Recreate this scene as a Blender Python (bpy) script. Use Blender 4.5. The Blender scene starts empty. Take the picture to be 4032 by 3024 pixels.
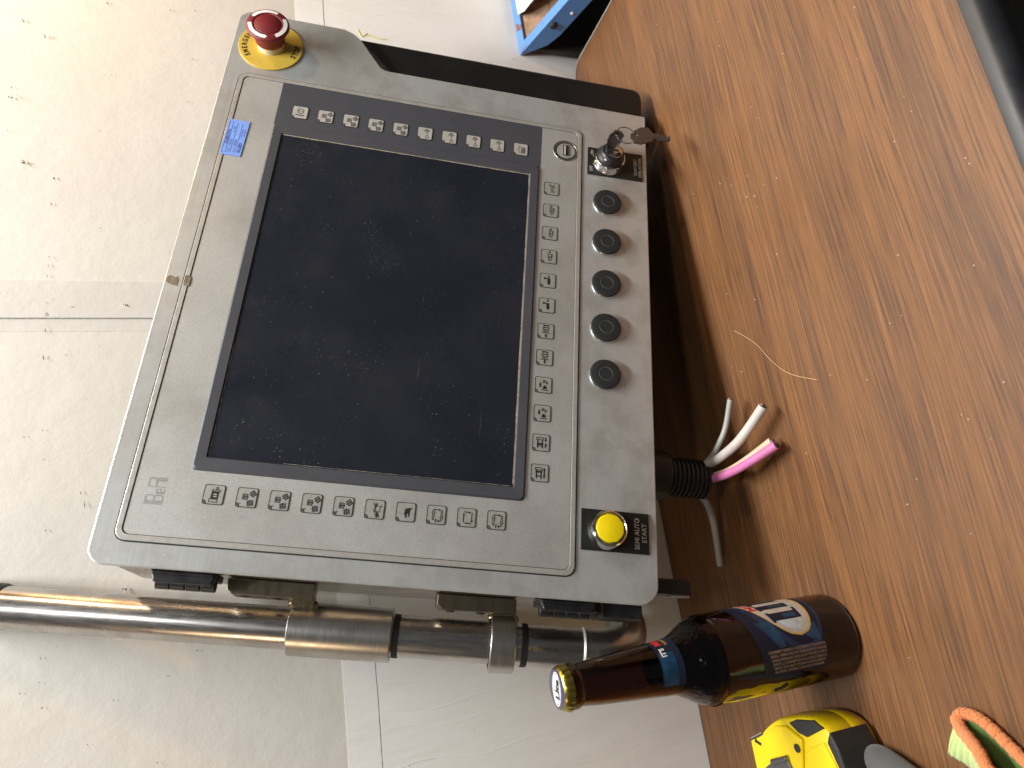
import bpy, bmesh, math, random
from mathutils import Vector, Matrix
random.seed(7)
PI = math.pi
sc = bpy.context.scene
C = sc.collection

# ------------------------------------------------------------------ camera
cam_d = bpy.data.cameras.new("camera"); cam = bpy.data.objects.new("camera", cam_d); C.objects.link(cam)
right = Vector((0.94984919, -0.31106691, -0.03199845)); down = Vector((-0.13686369, -0.32153458, -0.93695456)); fwd = Vector((0.28116695, 0.89434495, -0.34798312))
R = Matrix((down, right, -fwd)).transposed()          # the phone was held upright, the picture lies on its side
cam.matrix_world = Matrix.Translation((0, -0.67868613, 0.41276294)) @ R.to_4x4()
cam_d.sensor_fit = 'HORIZONTAL'; cam_d.sensor_width = 36; cam_d.lens = 24.91
cam_d.clip_start = 0.01; cam_d.clip_end = 50
cam_d.dof.use_dof = True; cam_d.dof.focus_distance = 0.58; cam_d.dof.aperture_fstop = 9.0
sc.camera = cam

# ------------------------------------------------------------------ world, lamps, exposure
wd = bpy.data.worlds.new("World"); sc.world = wd; wd.use_nodes = True
bg = wd.node_tree.nodes['Background']; bg.inputs[0].default_value = (0.93, 0.96, 1.0, 1); bg.inputs[1].default_value = 0.07
def lamp(name, loc, target, size, power, col, size_y=None):
    l = bpy.data.lights.new(name, 'AREA'); l.energy = power; l.color = col
    l.shape = 'RECTANGLE' if size_y else 'DISK'; l.size = size
    if size_y: l.size_y = size_y
    o = bpy.data.objects.new(name, l); C.objects.link(o); o.location = loc
    o.rotation_euler = (Vector(target) - Vector(loc)).to_track_quat('-Z', 'Y').to_euler()
    return o
lamp('ceiling_tube_lamp', (0.46, -0.42, 1.75), (0.32, -0.05, 0.2), 1.0, 54.0, (1.0, 0.99, 0.97), 0.08)
lamp('room_lamp', (0.05, -1.55, 1.75), (0.25, -0.15, 0.25), 0.16, 5.2, (0.97, 0.985, 1.0))
lamp('desk_lamp', (1.10, -0.62, 1.05), (0.45, -0.25, 0.0), 0.12, 4.2, (1.0, 0.72, 0.44))
lamp('warm_bulb_beside_wall', (0.80, -0.10, 0.74), (0.3, -0.06, 0.5), 0.05, 0.75, (1.0, 0.53, 0.20))
lamp('warm_lamp_on_far_side', (-1.05, -0.50, 1.05), (0.0, -0.1, 0.25), 0.09, 2.5, (1.0, 0.70, 0.42))
vs = sc.view_settings; vs.view_transform = 'Standard'; vs.look = 'None'; vs.exposure = 0.0; vs.gamma = 1.0
sc.cycles.max_bounces = 10; sc.cycles.transmission_bounces = 10; sc.cycles.caustics_refractive = False; sc.cycles.caustics_reflective = False

# ------------------------------------------------------------------ materials
def hexcol(r, g, b): return tuple(((c / 255) / 12.92 if c <= 10 else (((c / 255) + .055) / 1.055) ** 2.4) for c in (r, g, b)) + (1,)
class NT:
    def __init__(s, name):
        s.m = bpy.data.materials.new(name); s.m.use_nodes = True; s.t = s.m.node_tree; s.n = s.t.nodes
        s.p = s.n['Principled BSDF']; s.x = None
    def new(s, typ, **kw):
        n = s.n.new(typ)
        for k, v in kw.items(): setattr(n, k, v)
        return n
    def link(s, a, b): s.t.links.new(a, b)
    def coord(s, scale=(1, 1, 1), rot=(0, 0, 0), out='Object', loc=(0, 0, 0)):
        if s.x is None: s.x = s.new('ShaderNodeTexCoord')
        m = s.new('ShaderNodeMapping'); m.inputs['Scale'].default_value = scale; m.inputs['Rotation'].default_value = rot; m.inputs['Location'].default_value = loc
        s.link(s.x.outputs[out], m.inputs[0]); return m.outputs[0]
    def noise(s, vec, scale=1., detail=3., rough=.55, dist=0.):
        n = s.new('ShaderNodeTexNoise'); s.link(vec, n.inputs['Vector'])
        n.inputs['Scale'].default_value = scale; n.inputs['Detail'].default_value = detail; n.inputs['Roughness'].default_value = rough; n.inputs['Distortion'].default_value = dist
        return n.outputs['Fac']
    def voro(s, vec, scale=1.):
        n = s.new('ShaderNodeTexVoronoi'); s.link(vec, n.inputs['Vector']); n.inputs['Scale'].default_value = scale
        return n
    def ramp(s, fac, stops, interp='LINEAR'):
        r = s.new('ShaderNodeValToRGB'); s.link(fac, r.inputs[0]); e = r.color_ramp.elements; r.color_ramp.interpolation = interp
        while len(e) < len(stops): e.new(.5)
        for el, (p, c) in zip(e, stops):
            el.position = p; el.color = c if isinstance(c, tuple) else (c, c, c, 1)
        return r.outputs[0]
    def mix(s, fac, a, b, mode='MIX'):
        n = s.new('ShaderNodeMix', data_type='RGBA', blend_type=mode)
        for i, v in ((0, fac), (6, a), (7, b)):
            if hasattr(v, 'type') and hasattr(v, 'node'): s.link(v, n.inputs[i])
            else: n.inputs[i].default_value = v
        return n.outputs[2]
    def math(s, op, a, b=0.):
        n = s.new('ShaderNodeMath', operation=op)
        for i, v in ((0, a), (1, b)):
            if hasattr(v, 'node'): s.link(v, n.inputs[i])
            else: n.inputs[i].default_value = v
        return n.outputs[0]
    def bump(s, h, strength=.2, dist=.001):
        b = s.new('ShaderNodeBump'); b.inputs['Strength'].default_value = strength; b.inputs['Distance'].default_value = dist
        s.link(h, b.inputs['Height']); s.link(b.outputs[0], s.p.inputs['Normal']); return b
    def set(s, **kw):
        for k, v in kw.items():
            i = s.p.inputs[k.replace('_', ' ')]
            if hasattr(v, 'node'): s.link(v, i)
            else: i.default_value = v
        return s
def simple(name, col, rough=.5, metal=0., var=.12, scale=60., bump=0., coat=0., **kw):
    n = NT(name); v = n.coord()
    f = n.noise(v, scale, 4)
    c = n.mix(n.ramp(f, [(.3, 0.), (.7, 1.)]), tuple(x * (1 - var) for x in col[:3]) + (1,), tuple(min(1, x * (1 + var)) for x in col[:3]) + (1,))
    n.set(Base_Color=c, Metallic=metal, Roughness=n.ramp(f, [(.25, max(0, rough - .08)), (.75, min(1, rough + .08))]))
    if coat: n.set(Coat_Weight=coat, Coat_Roughness=.12)
    if bump: n.bump(n.noise(v, scale * 8, 2), bump, .0006)
    for k, x in kw.items(): n.p.inputs[k.replace('_', ' ')].default_value = x
    return n.m

def mat_wood():
    n = NT('wood_laminate')
    warp = n.noise(n.coord((1.6, 5., 1)), 1., 2)
    v = n.coord((1, 1, 1)); add = n.new('ShaderNodeVectorMath', operation='ADD'); cmb = n.new('ShaderNodeCombineXYZ')
    n.link(n.math('MULTIPLY', n.math('SUBTRACT', warp, .5), .028), cmb.inputs[1]); n.link(v, add.inputs[0]); n.link(cmb.outputs[0], add.inputs[1])
    def sc3(s3):
        m = n.new('ShaderNodeMapping'); m.inputs['Scale'].default_value = s3; n.link(add.outputs[0], m.inputs[0]); return m.outputs[0]
    broad = n.noise(sc3((1.0, 15, 1)), 1., 4, .6)
    mid = n.noise(sc3((1.1, 66, 1)), 1., 5, .66)
    fine = n.noise(sc3((11, 560, 1)), 1., 5, .74)
    c1 = n.ramp(broad, [(.30, (.090, .043, .020, 1)), (.45, (.142, .064, .025, 1)), (.58, (.172, .077, .028, 1)), (.74, (.104, .049, .023, 1))])
    c2 = n.mix(n.ramp(mid, [(.34, .42), (.50, 0.)]), c1, (.060, .033, .021, 1))
    c3 = n.mix(n.ramp(mid, [(.52, 0.), (.74, .40)]), c2, (.25, .117, .043, 1))
    c4 = n.mix(n.ramp(fine, [(.37, .80), (.49, 0.)]), c3, (.046, .025, .016, 1))
    c5 = n.mix(n.ramp(fine, [(.52, 0.), (.66, .45)]), c4, (.30, .148, .060, 1))
    sp = n.noise(n.coord((90, 90, 1)), 1., 2)
    c6 = n.mix(n.ramp(sp, [(.79, 0.), (.81, .8)]), c5, (.03, .018, .012, 1))
    smear = n.noise(n.coord((9, 5, 1)), 1., 4)
    n.set(Base_Color=c6, Roughness=n.ramp(smear, [(.3, .36), (.7, .52)]), Specular_IOR_Level=.45)
    n.bump(fine, .10, .0004)
    return n.m
def mat_wall(name, base, dirt, stretch=(1, 1, 1), grainy=.05):
    n = NT(name)
    big = n.noise(n.coord((5 * stretch[0], 5, 5 * stretch[2])), 1., 4, .6)
    fib = n.noise(n.coord((500, 500, 500)), 1., 2)
    c = n.mix(n.ramp(big, [(.35, 0.), (.75, 1.)]), base, tuple(x * k for x, k in zip(base[:3], (.93, .915, .885))) + (1,))
    st = n.noise(n.coord((26 * stretch[0], 26, 14 * stretch[2]), loc=(3, 1, 7)), 1., 5, .65)
    c = n.mix(n.ramp(st, [(.66, 0.), (.78, .42)]), c, dirt)
    sp = n.voro(n.coord((85, 85, 85)), 1.)
    c = n.mix(n.math('MULTIPLY', n.ramp(sp.outputs['Distance'], [(.03, .55), (.09, 0.)]), n.ramp(n.noise(n.coord((30, 30, 30)), 1., 2), [(.55, 0.), (.62, 1.)])), c, tuple(x * .35 for x in dirt[:3]) + (1,))
    h = n.math('ADD', n.math('MULTIPLY', n.noise(n.coord((26 * stretch[0], 26, 22 * stretch[2])), 1., 5, .6), 1.0), n.math('MULTIPLY', fib, grainy))
    n.set(Base_Color=c, Roughness=.78, Specular_IOR_Level=.25)
    n.bump(h, .28, .003)
    return n.m
def mat_metal(name, base, rough, brush=(6, 500, 500), smear=.35, metal=1., bump=.05, spots=0., streak=.16):
    n = NT(name)
    b = n.noise(n.coord(brush), 1., 3, .6)
    s = n.noise(n.coord((24, 24, 24)), 1., 6, .66)
    c = n.mix(n.ramp(s, [(.44, 0.), (.62, smear)]), base, tuple(x * k for x, k in zip(base[:3], (.62, .58, .54))) + (1,))
    c = n.mix(n.math('MULTIPLY', n.ramp(b, [(.35, 1.), (.65, 0.)]), streak), c, tuple(x * .5 for x in base[:3]) + (1,))
    if spots:
        vo = n.voro(n.coord((150, 150, 150)), 1.)
        m = n.math('MULTIPLY', n.ramp(vo.outputs['Distance'], [(.05, 1.), (.13, 0.)]), n.ramp(n.noise(n.coord((60, 60, 60)), 1., 2), [(.56, 0.), (.62, spots)]))
        c = n.mix(m, c, (.75, .72, .66, 1))
    n.set(Base_Color=c, Metallic=metal, Roughness=n.ramp(n.math('ADD', n.math('MULTIPLY', s, .6), n.math('MULTIPLY', b, .4)), [(.3, rough - .07), (.7, rough + .1)]))
    n.bump(b, bump, .0004)
    return n.m
def mat_membrane():
    n = NT('keypad_membrane')
    s = n.noise(n.coord((15, 15, 15)), 1., 5, .6); g = n.noise(n.coord((900, 900, 900)), 1., 2)
    c = n.mix(n.ramp(s, [(.42, 0.), (.68, .6)]), (.475, .48, .465, 1), (.32, .31, .285, 1))
    c = n.mix(n.ramp(g, [(.3, .25), (.6, 0.)]), c, (.2, .2, .18, 1))
    vo = n.voro(n.coord((170, 170, 170)), 1.)
    c = n.mix(n.math('MULTIPLY', n.ramp(vo.outputs['Distance'], [(.05, .8), (.12, 0.)]), n.ramp(n.noise(n.coord((40, 40, 40)), 1., 2), [(.55, 0.), (.63, 1.)])), c, (.62, .60, .53, 1))
    n.set(Base_Color=c, Metallic=.45, Roughness=.50)
    n.bump(g, .18, .0004)
    return n.m
def mat_dusty(name, col, rough, dust=(.30, .28, .25, 1), amount=1., metal=0., spec=.5, scratch=True):
    n = NT(name)
    c = None
    base = n.mix(n.ramp(n.noise(n.coord((12, 12, 12)), 1., 4), [(.4, 0.), (.8, .25 * amount)]), col, tuple(a * .8 + b * .2 for a, b in zip(col, dust)))
    for sc_, th, msk, ms in ((330, .13, 25, .52), (110, .055, 9, .40), (220, .06, 6, .35), (700, .2, 18, .6)):
        vo = n.voro(n.coord((sc_,) * 3, loc=(sc_, 2, 3)), 1.)
        m = n.math('MULTIPLY', n.ramp(vo.outputs['Distance'], [(th * .5, .85 * amount), (th, 0.)]), n.ramp(n.noise(n.coord((msk,) * 3, loc=(sc_, 0, 0)), 1., 3), [(ms, 0.), (ms + .1, 1.)]))
        base = n.mix(m, base, dust)
    if scratch:
        w = n.noise(n.coord((14, 260, 10), rot=(0, 0, .7)), 1., 3)
        m = n.math('MULTIPLY', n.ramp(w, [(.70, 0.), (.80, .25 * amount)]), n.ramp(n.noise(n.coord((13, 13, 13), loc=(5, 5, 5)), 1., 2), [(.55, 0.), (.65, 1.)]))
        base = n.mix(m, base, dust)
    n.set(Base_Color=base, Roughness=n.ramp(n.noise(n.coord((30, 30, 30)), 1., 3), [(.3, rough), (.75, rough + .16)]), Metallic=metal, Specular_IOR_Level=spec)
    return n.m
def mat_glass():
    n = NT('brown_glass')
    v = n.coord((140, 140, 60)); wob = n.noise(v, 1., 3)
    n.set(Base_Color=(.165, .066, .014, 1), Roughness=.03, IOR=1.5, Transmission_Weight=1.0)
    z = n.new('ShaderNodeSeparateXYZ'); n.link(n.x.outputs['Object'], z.inputs[0])
    emb = n.math('MULTIPLY', n.ramp(n.math('MULTIPLY', z.outputs[2], 5.), [(.60, 0.), (.63, 1.), (.69, 1.), (.72, 0.)]), 1.)
    rough = n.math('MULTIPLY', n.noise(n.coord((260, 260, 190)), 1., 3), emb)
    n.bump(n.math('ADD', n.math('MULTIPLY', wob, .25), rough), .6, .0018)
    return n.m
def mat_fabric(name, a, b, scale, bump=.6):
    n = NT(name)
    f = n.noise(n.coord((scale,) * 3), 1., 3); g = n.noise(n.coord((scale * .12,) * 3), 1., 2)
    n.set(Base_Color=n.mix(n.math('ADD', n.math('MULTIPLY', f, .7), n.math('MULTIPLY', g, .3)), a, b), Roughness=.92, Sheen_Weight=.25, Specular_IOR_Level=.15)
    n.bump(f, bump, .002)
    return n.m
def mat_paint_worn(name, col, under, thr=.64, rough=.42):
    n = NT(name)
    f = n.noise(n.coord((38, 38, 38)), 1., 6, .65)
    c = n.mix(n.ramp(n.noise(n.coord((14, 14, 14)), 1., 4), [(.3, 0.), (.7, .35)]), col, tuple(x * .6 for x in col[:3]) + (1,))
    c = n.mix(n.ramp(f, [(thr, 0.), (thr + .03, 1.)]), c, under)
    n.set(Base_Color=c, Roughness=rough); n.bump(f, .12, .001)
    return n.m

M = {}
M['wood'] = mat_wood()
M['wall_hi'] = mat_wall('wall_paper_cream', (.675, .652, .60, 1), (.40, .31, .21, 1))
M['wall_lo'] = mat_wall('wall_paper_white', (.87, .87, .85, 1), (.42, .36, .26, 1), (3.2, 1, .7))
M['tape_v'] = mat_wall('joint_tape_paper', (.635, .615, .575, 1), (.40, .31, .21, 1))
M['mark'] = simple('dark_mark', (.20, .15, .10, 1), .9, var=.5, scale=300)
M['crayon'] = simple('yellow_crayon', (.72, .62, .12, 1), .9)
M['floor'] = simple('dark_floor', (.012, .011, .009, 1), .9)
M['steel'] = mat_metal('brushed_face_plate', (.60, .62, .61, 1), .36, (9, 900, 900), .55, .58, .012, .9, .06)
M['steel_side'] = mat_metal('stainless_housing', (.55, .52, .49, 1), .24, (300, 5, 300), .3, 1., .04)
M['tube'] = mat_metal('polished_tube', (.54, .52, .50, 1), .25, (500, 6, 500), .6, 1., .06)
M['turned'] = mat_metal('turned_steel', (.50, .49, .46, 1), .32, (60, 900, 60), .5, 1., .05)
M['weld'] = mat_metal('weld_bead', (.42, .34, .22, 1), .30, (300, 300, 300), .7, 1., .6)
M['dark_steel'] = mat_metal('dark_bracket_steel', (.30, .26, .19, 1), .34, (40, 300, 300), .5, 1., .05)
M['chrome'] = mat_metal('chrome', (.78, .77, .76, 1), .10, (90, 90, 90), .2, 1., .02)
M['membrane'] = mat_membrane()
M['lip'] = mat_metal('bright_lip', (.50, .495, .46, 1), .42, (200, 200, 200), .3, .5, .02)
M['gasket'] = simple('gasket_rubber', (.018, .018, .018, 1), .7)
M['bezel'] = mat_dusty('bezel_film', (.050, .053, .064, 1), .46, amount=.55)
M['screen'] = mat_dusty('screen_glass', (.0115, .014, .022, 1), .22, dust=(.22, .205, .18, 1), amount=.9, spec=.45)
M['dust_line'] = simple('dust_in_corner', (.33, .28, .21, 1), .95, var=.4, scale=500)
M['key'] = simple('key_film', (.35, .355, .325, 1), .5, .35, .10, 200, .1)
M['key_light'] = simple('key_film_light', (.40, .39, .36, 1), .55, .1, .14, 120, .1)
M['print'] = simple('black_print', (.012, .012, .014, 1), .55, var=.2)
M['print_grey'] = simple('faded_print', (.115, .112, .105, 1), .6, var=.3, scale=400)
M['print_logo'] = simple('worn_logo_print', (.275, .275, .26, 1), .55, .3, .15, 300)
M['ringline'] = simple('moulded_line', (.12, .12, .115, 1), .5)
M['led'] = simple('status_lens', (.10, .10, .095, 1), .3, var=.2)
M['blackp'] = simple('black_plastic', (.012, .012, .013, 1), .42, var=.3, scale=90, bump=.06)
M['black_grip'] = mat_dusty('black_grip', (.0055, .0054, .0052, 1), .36, dust=(.12, .10, .08, 1), amount=.35)
M['plug'] = mat_dusty('plug_rubber', (.020, .023, .025, 1), .50, dust=(.22, .22, .22, 1), amount=.5, spec=.3)
M['legend'] = mat_dusty('legend_plate_black', (.008, .009, .007, 1), .38, dust=(.17, .16, .13, 1), amount=.55)
M['letter'] = simple('plate_lettering', (.48, .465, .43, 1), .5, var=.2, scale=300)
M['red'] = mat_paint_worn('stop_red', (.165, .011, .016, 1), (.12, .014, .014, 1), .62, .52)
M['white_print'] = simple('white_print', (.78, .77, .76, 1), .45, var=.06)
M['yellow_plate'] = mat_paint_worn('yellow_legend', (.58, .415, .06, 1), (.40, .31, .10, 1), .58, .42)
M['ivory'] = simple('ivory_collar', (.55, .49, .33, 1), .5, var=.25)
M['yellow_lens'] = simple('yellow_lens', (.86, .67, .004, 1), .38, var=.05, Emission_Strength=0.0)
M['lens_rim'] = simple('worn_lens_rim', (.16, .13, .01, 1), .6, var=.6, scale=400)
M['usb_in'] = mat_metal('usb_metal', (.72, .70, .66, 1), .25, (100, 100, 100), .2, 1., .02)
M['sticker'] = simple('blue_sticker', (.19, .33, .78, 1), .45, var=.08, scale=200)
M['sticker_ink'] = simple('sticker_ink', (.03, .055, .19, 1), .6)
M['residue'] = simple('tape_residue', (.17, .135, .09, 1), .55, var=.35, scale=250)
M['glass'] = mat_glass()
M['beer'] = simple('beer', (.0045, .0018, .0006, 1), .9, var=.3, Specular_IOR_Level=0.0)
M['label_navy'] = mat_dusty('bottle_label_navy', (.005, .009, .026, 1), .42, dust=(.20, .20, .20, 1), amount=.15, spec=.35)
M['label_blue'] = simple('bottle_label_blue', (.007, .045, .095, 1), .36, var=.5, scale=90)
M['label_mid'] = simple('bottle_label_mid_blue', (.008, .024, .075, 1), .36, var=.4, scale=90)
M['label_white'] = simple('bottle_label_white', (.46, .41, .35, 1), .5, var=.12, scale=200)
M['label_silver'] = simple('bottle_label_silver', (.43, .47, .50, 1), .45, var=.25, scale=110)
M['label_red'] = simple('bottle_label_red', (.52, .03, .025, 1), .45)
M['label_gold'] = simple('bottle_label_gold', (.62, .36, .06, 1), .4)
M['label_tan'] = simple('bottle_label_tan', (.36, .25, .15, 1), .5)
M['cap_gold'] = mat_metal('cap_gold', (.52, .42, .09, 1), .24, (200, 200, 200), .5, 1., .05)
M['cap_blue'] = simple('cap_blue', (.035, .04, .11, 1), .25, .2, .15, coat=.6)
M['yellow'] = mat_paint_worn('tape_yellow', (.82, .60, .006, 1), (.40, .26, .02, 1), .66, .32)
M['tape_black'] = simple('tape_black_rubber', (.018, .018, .020, 1), .55, var=.25, scale=200, bump=.15)
M['clip'] = mat_metal('belt_clip', (.25, .25, .28, 1), .28, (90, 90, 90), .3, 1., .03)
M['glove_grey'] = mat_fabric('glove_rubber_grey', (.075, .075, .074, 1), (.115, .115, .112, 1), 700, .25)
M['glove_lime'] = mat_fabric('glove_lime_knit', (.46, .60, .20, 1), (.62, .76, .33, 1), 900, .5)
M['glove_green'] = mat_fabric('glove_green_inside', (.060, .125, .022, 1), (.10, .19, .04, 1), 900, .5)
M['glove_orange'] = mat_fabric('glove_orange_hem', (.62, .17, .045, 1), (.88, .34, .12, 1), 1000, 1.)
M['w_grey'] = simple('cable_grey', (.32, .325, .30, 1), .45, var=.1)
M['w_white'] = simple('cable_white', (.50, .475, .44, 1), .45, var=.08)
M['w_pink'] = simple('cable_pink', (.58, .17, .38, 1), .45, var=.06)
M['w_cream'] = simple('cable_cream', (.60, .47, .34, 1), .5, var=.08)
M['copper'] = simple('cut_wire_ends', (.10, .08, .07, 1), .5, var=.6, scale=900)
M['core_red'] = simple('core_red', (.35, .03, .03, 1), .5); M['core_green'] = simple('core_green', (.06, .25, .05, 1), .5)
M['tray_blue'] = mat_paint_worn('blue_steel_paint', (.105, .27, .62, 1), (.17, .085, .045, 1), .60, .42)
M['tray_shade'] = simple('dark_tray_shade', (.030, .026, .022, 1), .7)
M['rust'] = simple('rusty_floor', (.30, .19, .12, 1), .8, var=.5, scale=60)
M['paper'] = simple('white_paper', (.86, .85, .86, 1), .8, var=.04)
M['edge_band'] = simple('black_edge_band', (.016, .017, .020, 1), .40, var=.3, scale=60)
M['rim_grey'] = simple('laminate_rim', (.30, .27, .25, 1), .5)
M['hair'] = simple('pale_strand', (.62, .40, .22, 1), .5)
M['key_metal'] = mat_metal('key_nickel', (.17, .16, .155, 1), .26, (120, 120, 120), .3, .75, .03)

# ------------------------------------------------------------------ mesh helpers
class MB:
    """collects shapes into one bmesh and links it as ONE mesh object"""
    def __init__(s, T=None): s.v = []; s.f = []; s.mi = []; s.T = T or Matrix.Identity(4); s.k = 0
    def raw(s, vs, fs, T=None):
        o = len(s.v); Tm = s.T @ T if T is not None else s.T
        s.v += [Tm @ Vector(p) for p in vs]; s.f += [[i + o for i in f] for f in fs]; s.mi += [s.k] * len(fs); return s
    def box(s, a, b, T=None):
        (x0, y0, z0), (x1, y1, z1) = a, b
        return s.raw([(x0, y0, z0), (x1, y0, z0), (x1, y1, z0), (x0, y1, z0), (x0, y0, z1), (x1, y0, z1), (x1, y1, z1), (x0, y1, z1)],
                     [(3, 2, 1, 0), (4, 5, 6, 7), (0, 1, 5, 4), (1, 2, 6, 5), (2, 3, 7, 6), (3, 0, 4, 7)], T)
    def prism(s, poly, z0, z1, T=None, cap0=True):
        n = len(poly); vs = [(x, y, z0) for x, y in poly] + [(x, y, z1) for x, y in poly]
        fs = [tuple(range(n, 2 * n))] + [(i, (i + 1) % n, n + (i + 1) % n, n + i) for i in range(n)]
        if cap0: fs.append(tuple(range(n - 1, -1, -1)))
        return s.raw(vs, fs, T)
    def ring(s, outer, inner, z0, z1, T=None):          # same point count
        n = len(outer); vs = [(x, y, z0) for x, y in outer] + [(x, y, z1) for x, y in outer] + [(x, y, z0) for x, y in inner] + [(x, y, z1) for x, y in inner]
        fs = []
        for i in range(n):
            j = (i + 1) % n
            fs += [(i, j, n + j, n + i), (n + i, n + j, 3 * n + j, 3 * n + i), (2 * n + j, 2 * n + i, 3 * n + i, 3 * n + j)]
        return s.raw(vs, fs, T)
    def lathe(s, prof, n=40, T=None, a0=0., a1=2 * PI, mod=None):
        full = abs(a1 - a0 - 2 * PI) < 1e-6; m = n if full else n + 1; vs = []
        for r, z in prof:
            for i in range(m):
                a = a0 + (a1 - a0) * i / n; rr = r * (mod(a, z) if mod else 1); vs.append((rr * math.cos(a), rr * math.sin(a), z))
        fs = []
        for k in range(len(prof) - 1):
            for i in range(n):
                j = (i + 1) % m; fs.append((k * m + i, k * m + j, (k + 1) * m + j, (k + 1) * m + i))
        return s.raw(vs, fs, T)
    def tube(s, pts, r, n=12, T=None, caps=True, steps=0):
        pts = [Vector(p) for p in pts]
        if steps: pts = smooth_path(pts, steps)
        rs = r if isinstance(r, (list, tuple)) else [r] * len(pts)
        if len(rs) != len(pts): rs = [rs[min(len(rs) - 1, int(i * (len(rs) - 1) / (len(pts) - 1) + .5))] for i in range(len(pts))]
        vs = []; up = None
        for i, p in enumerate(pts):
            d = (pts[min(i + 1, len(pts) - 1)] - pts[max(i - 1, 0)]).normalized()
            if up is None: up = d.orthogonal().normalized()
            up = (up - d * up.dot(d)).normalized(); sd = d.cross(up)
            for k in range(n):
                a = 2 * PI * k / n; vs.append(p + (up * math.cos(a) + sd * math.sin(a)) * rs[i])
        fs = [(i * n + k, i * n + (k + 1) % n, (i + 1) * n + (k + 1) % n, (i + 1) * n + k) for i in range(len(pts) - 1) for k in range(n)]
        if caps: fs += [tuple(range(n - 1, -1, -1)), tuple(range((len(pts) - 1) * n, len(pts) * n))]
        return s.raw(vs, fs, T)
    def stroke(s, pts, w, z0, z1, T=None, closed=False):
        P = [Vector((p[0], p[1])) for p in pts]
        if closed: P = P + [P[0]]
        for a, b in zip(P, P[1:]):
            d = b - a
            if d.length < 1e-9: continue
            d.normalize(); nn = Vector((-d.y, d.x)) * w / 2; e = d * w * .45
            s.prism([tuple(a - e - nn), tuple(b + e - nn), tuple(b + e + nn), tuple(a - e + nn)], z0, z1, T, cap0=False)
        return s
    def text(s, body, size, z, T=None, align='CENTER', bold=0., xs=1., thick=0.):
        vs, fs = text2d(body, align, bold)
        return s.raw([(x * size * xs, y * size, z) for x, y in vs], fs, T)
    def build(s, name, mat, parent=None, bevel=0., seg=2, smooth=False, mats=None, angle=40.):
        me = bpy.data.meshes.new(name); me.from_pydata([tuple(v) for v in s.v], [], s.f); me.update()
        for m in (mats or [mat]): me.materials.append(m)
        if mats:
            for p, i in zip(me.polygons, s.mi): p.material_index = i
        bm = bmesh.new(); bm.from_mesh(me); bmesh.ops.recalc_face_normals(bm, faces=bm.faces) if smooth != 'keep' else None
        bm.to_mesh(me); bm.free()
        o = bpy.data.objects.new(name, me); C.objects.link(o)
        if parent is not None: o.parent = parent
        if smooth:
            for p in me.polygons: p.use_smooth = True
            me.set_sharp_from_angle(angle=math.radians(angle))
        if bevel:
            b = o.modifiers.new('bevel', 'BEVEL'); b.width = bevel; b.segments = seg; b.limit_method = 'ANGLE'; b.angle_limit = math.radians(35); b.harden_normals = False
        return o
def smooth_path(P, steps):
    out = []
    for i in range(len(P) - 1):
        p0 = P[max(i - 1, 0)]; p1 = P[i]; p2 = P[i + 1]; p3 = P[min(i + 2, len(P) - 1)]
        for k in range(steps):
            t = k / steps
            out.append(.5 * ((2 * p1) + (-p0 + p2) * t + (2 * p0 - 5 * p1 + 4 * p2 - p3) * t * t + (-p0 + 3 * p1 - 3 * p2 + p3) * t ** 3))
    out.append(P[-1]); return out
_tc = {}
def text2d(body, align, bold):
    k = (body, align, bold)
    if k in _tc: return _tc[k]
    cu = bpy.data.curves.new('t', 'FONT'); cu.body = body; cu.size = 1; cu.align_x = align; cu.align_y = 'CENTER'; cu.resolution_u = 3; cu.fill_mode = 'FRONT'; cu.offset = bold
    ob = bpy.data.objects.new('t', cu); C.objects.link(ob); bpy.context.view_layer.update()
    me = bpy.data.meshes.new_from_object(ob.evaluated_get(bpy.context.evaluated_depsgraph_get()))
    r = ([(v.co.x, v.co.y) for v in me.vertices], [tuple(p.vertices) for p in me.polygons])
    bpy.data.objects.remove(ob); bpy.data.curves.remove(cu); bpy.data.meshes.remove(me)
    _tc[k] = r; return r
def rrect(x0, y0, x1, y1, r, n=5):
    out = []
    for cx, cy, a in ((x1 - r, y0 + r, -PI / 2), (x1 - r, y1 - r, 0), (x0 + r, y1 - r, PI / 2), (x0 + r, y0 + r, PI)):
        out += [(cx + r * math.cos(a + PI / 2 * i / n), cy + r * math.sin(a + PI / 2 * i / n)) for i in range(n + 1)]
    return out
def circ(cx, cy, r, n=32): return [(cx + r * math.cos(2 * PI * i / n), cy + r * math.sin(2 * PI * i / n)) for i in range(n)]
def mm(L): return [tuple(c / 1000 for c in p) for p in L]
def tag(o, label=None, cat=None, group=None, kind=None):
    for k, v in (('label', label), ('category', cat), ('group', group), ('kind', kind)):
        if v: o[k] = v
    return o
def thing(name, label, cat, loc=(0, 0, 0), group=None, mat=None):
    o = bpy.data.objects.new(name, None); C.objects.link(o); o.empty_display_size = .02
    if mat is not None: o.matrix_world = mat
    else: o.location = loc
    return tag(o, label, cat, group)

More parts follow.
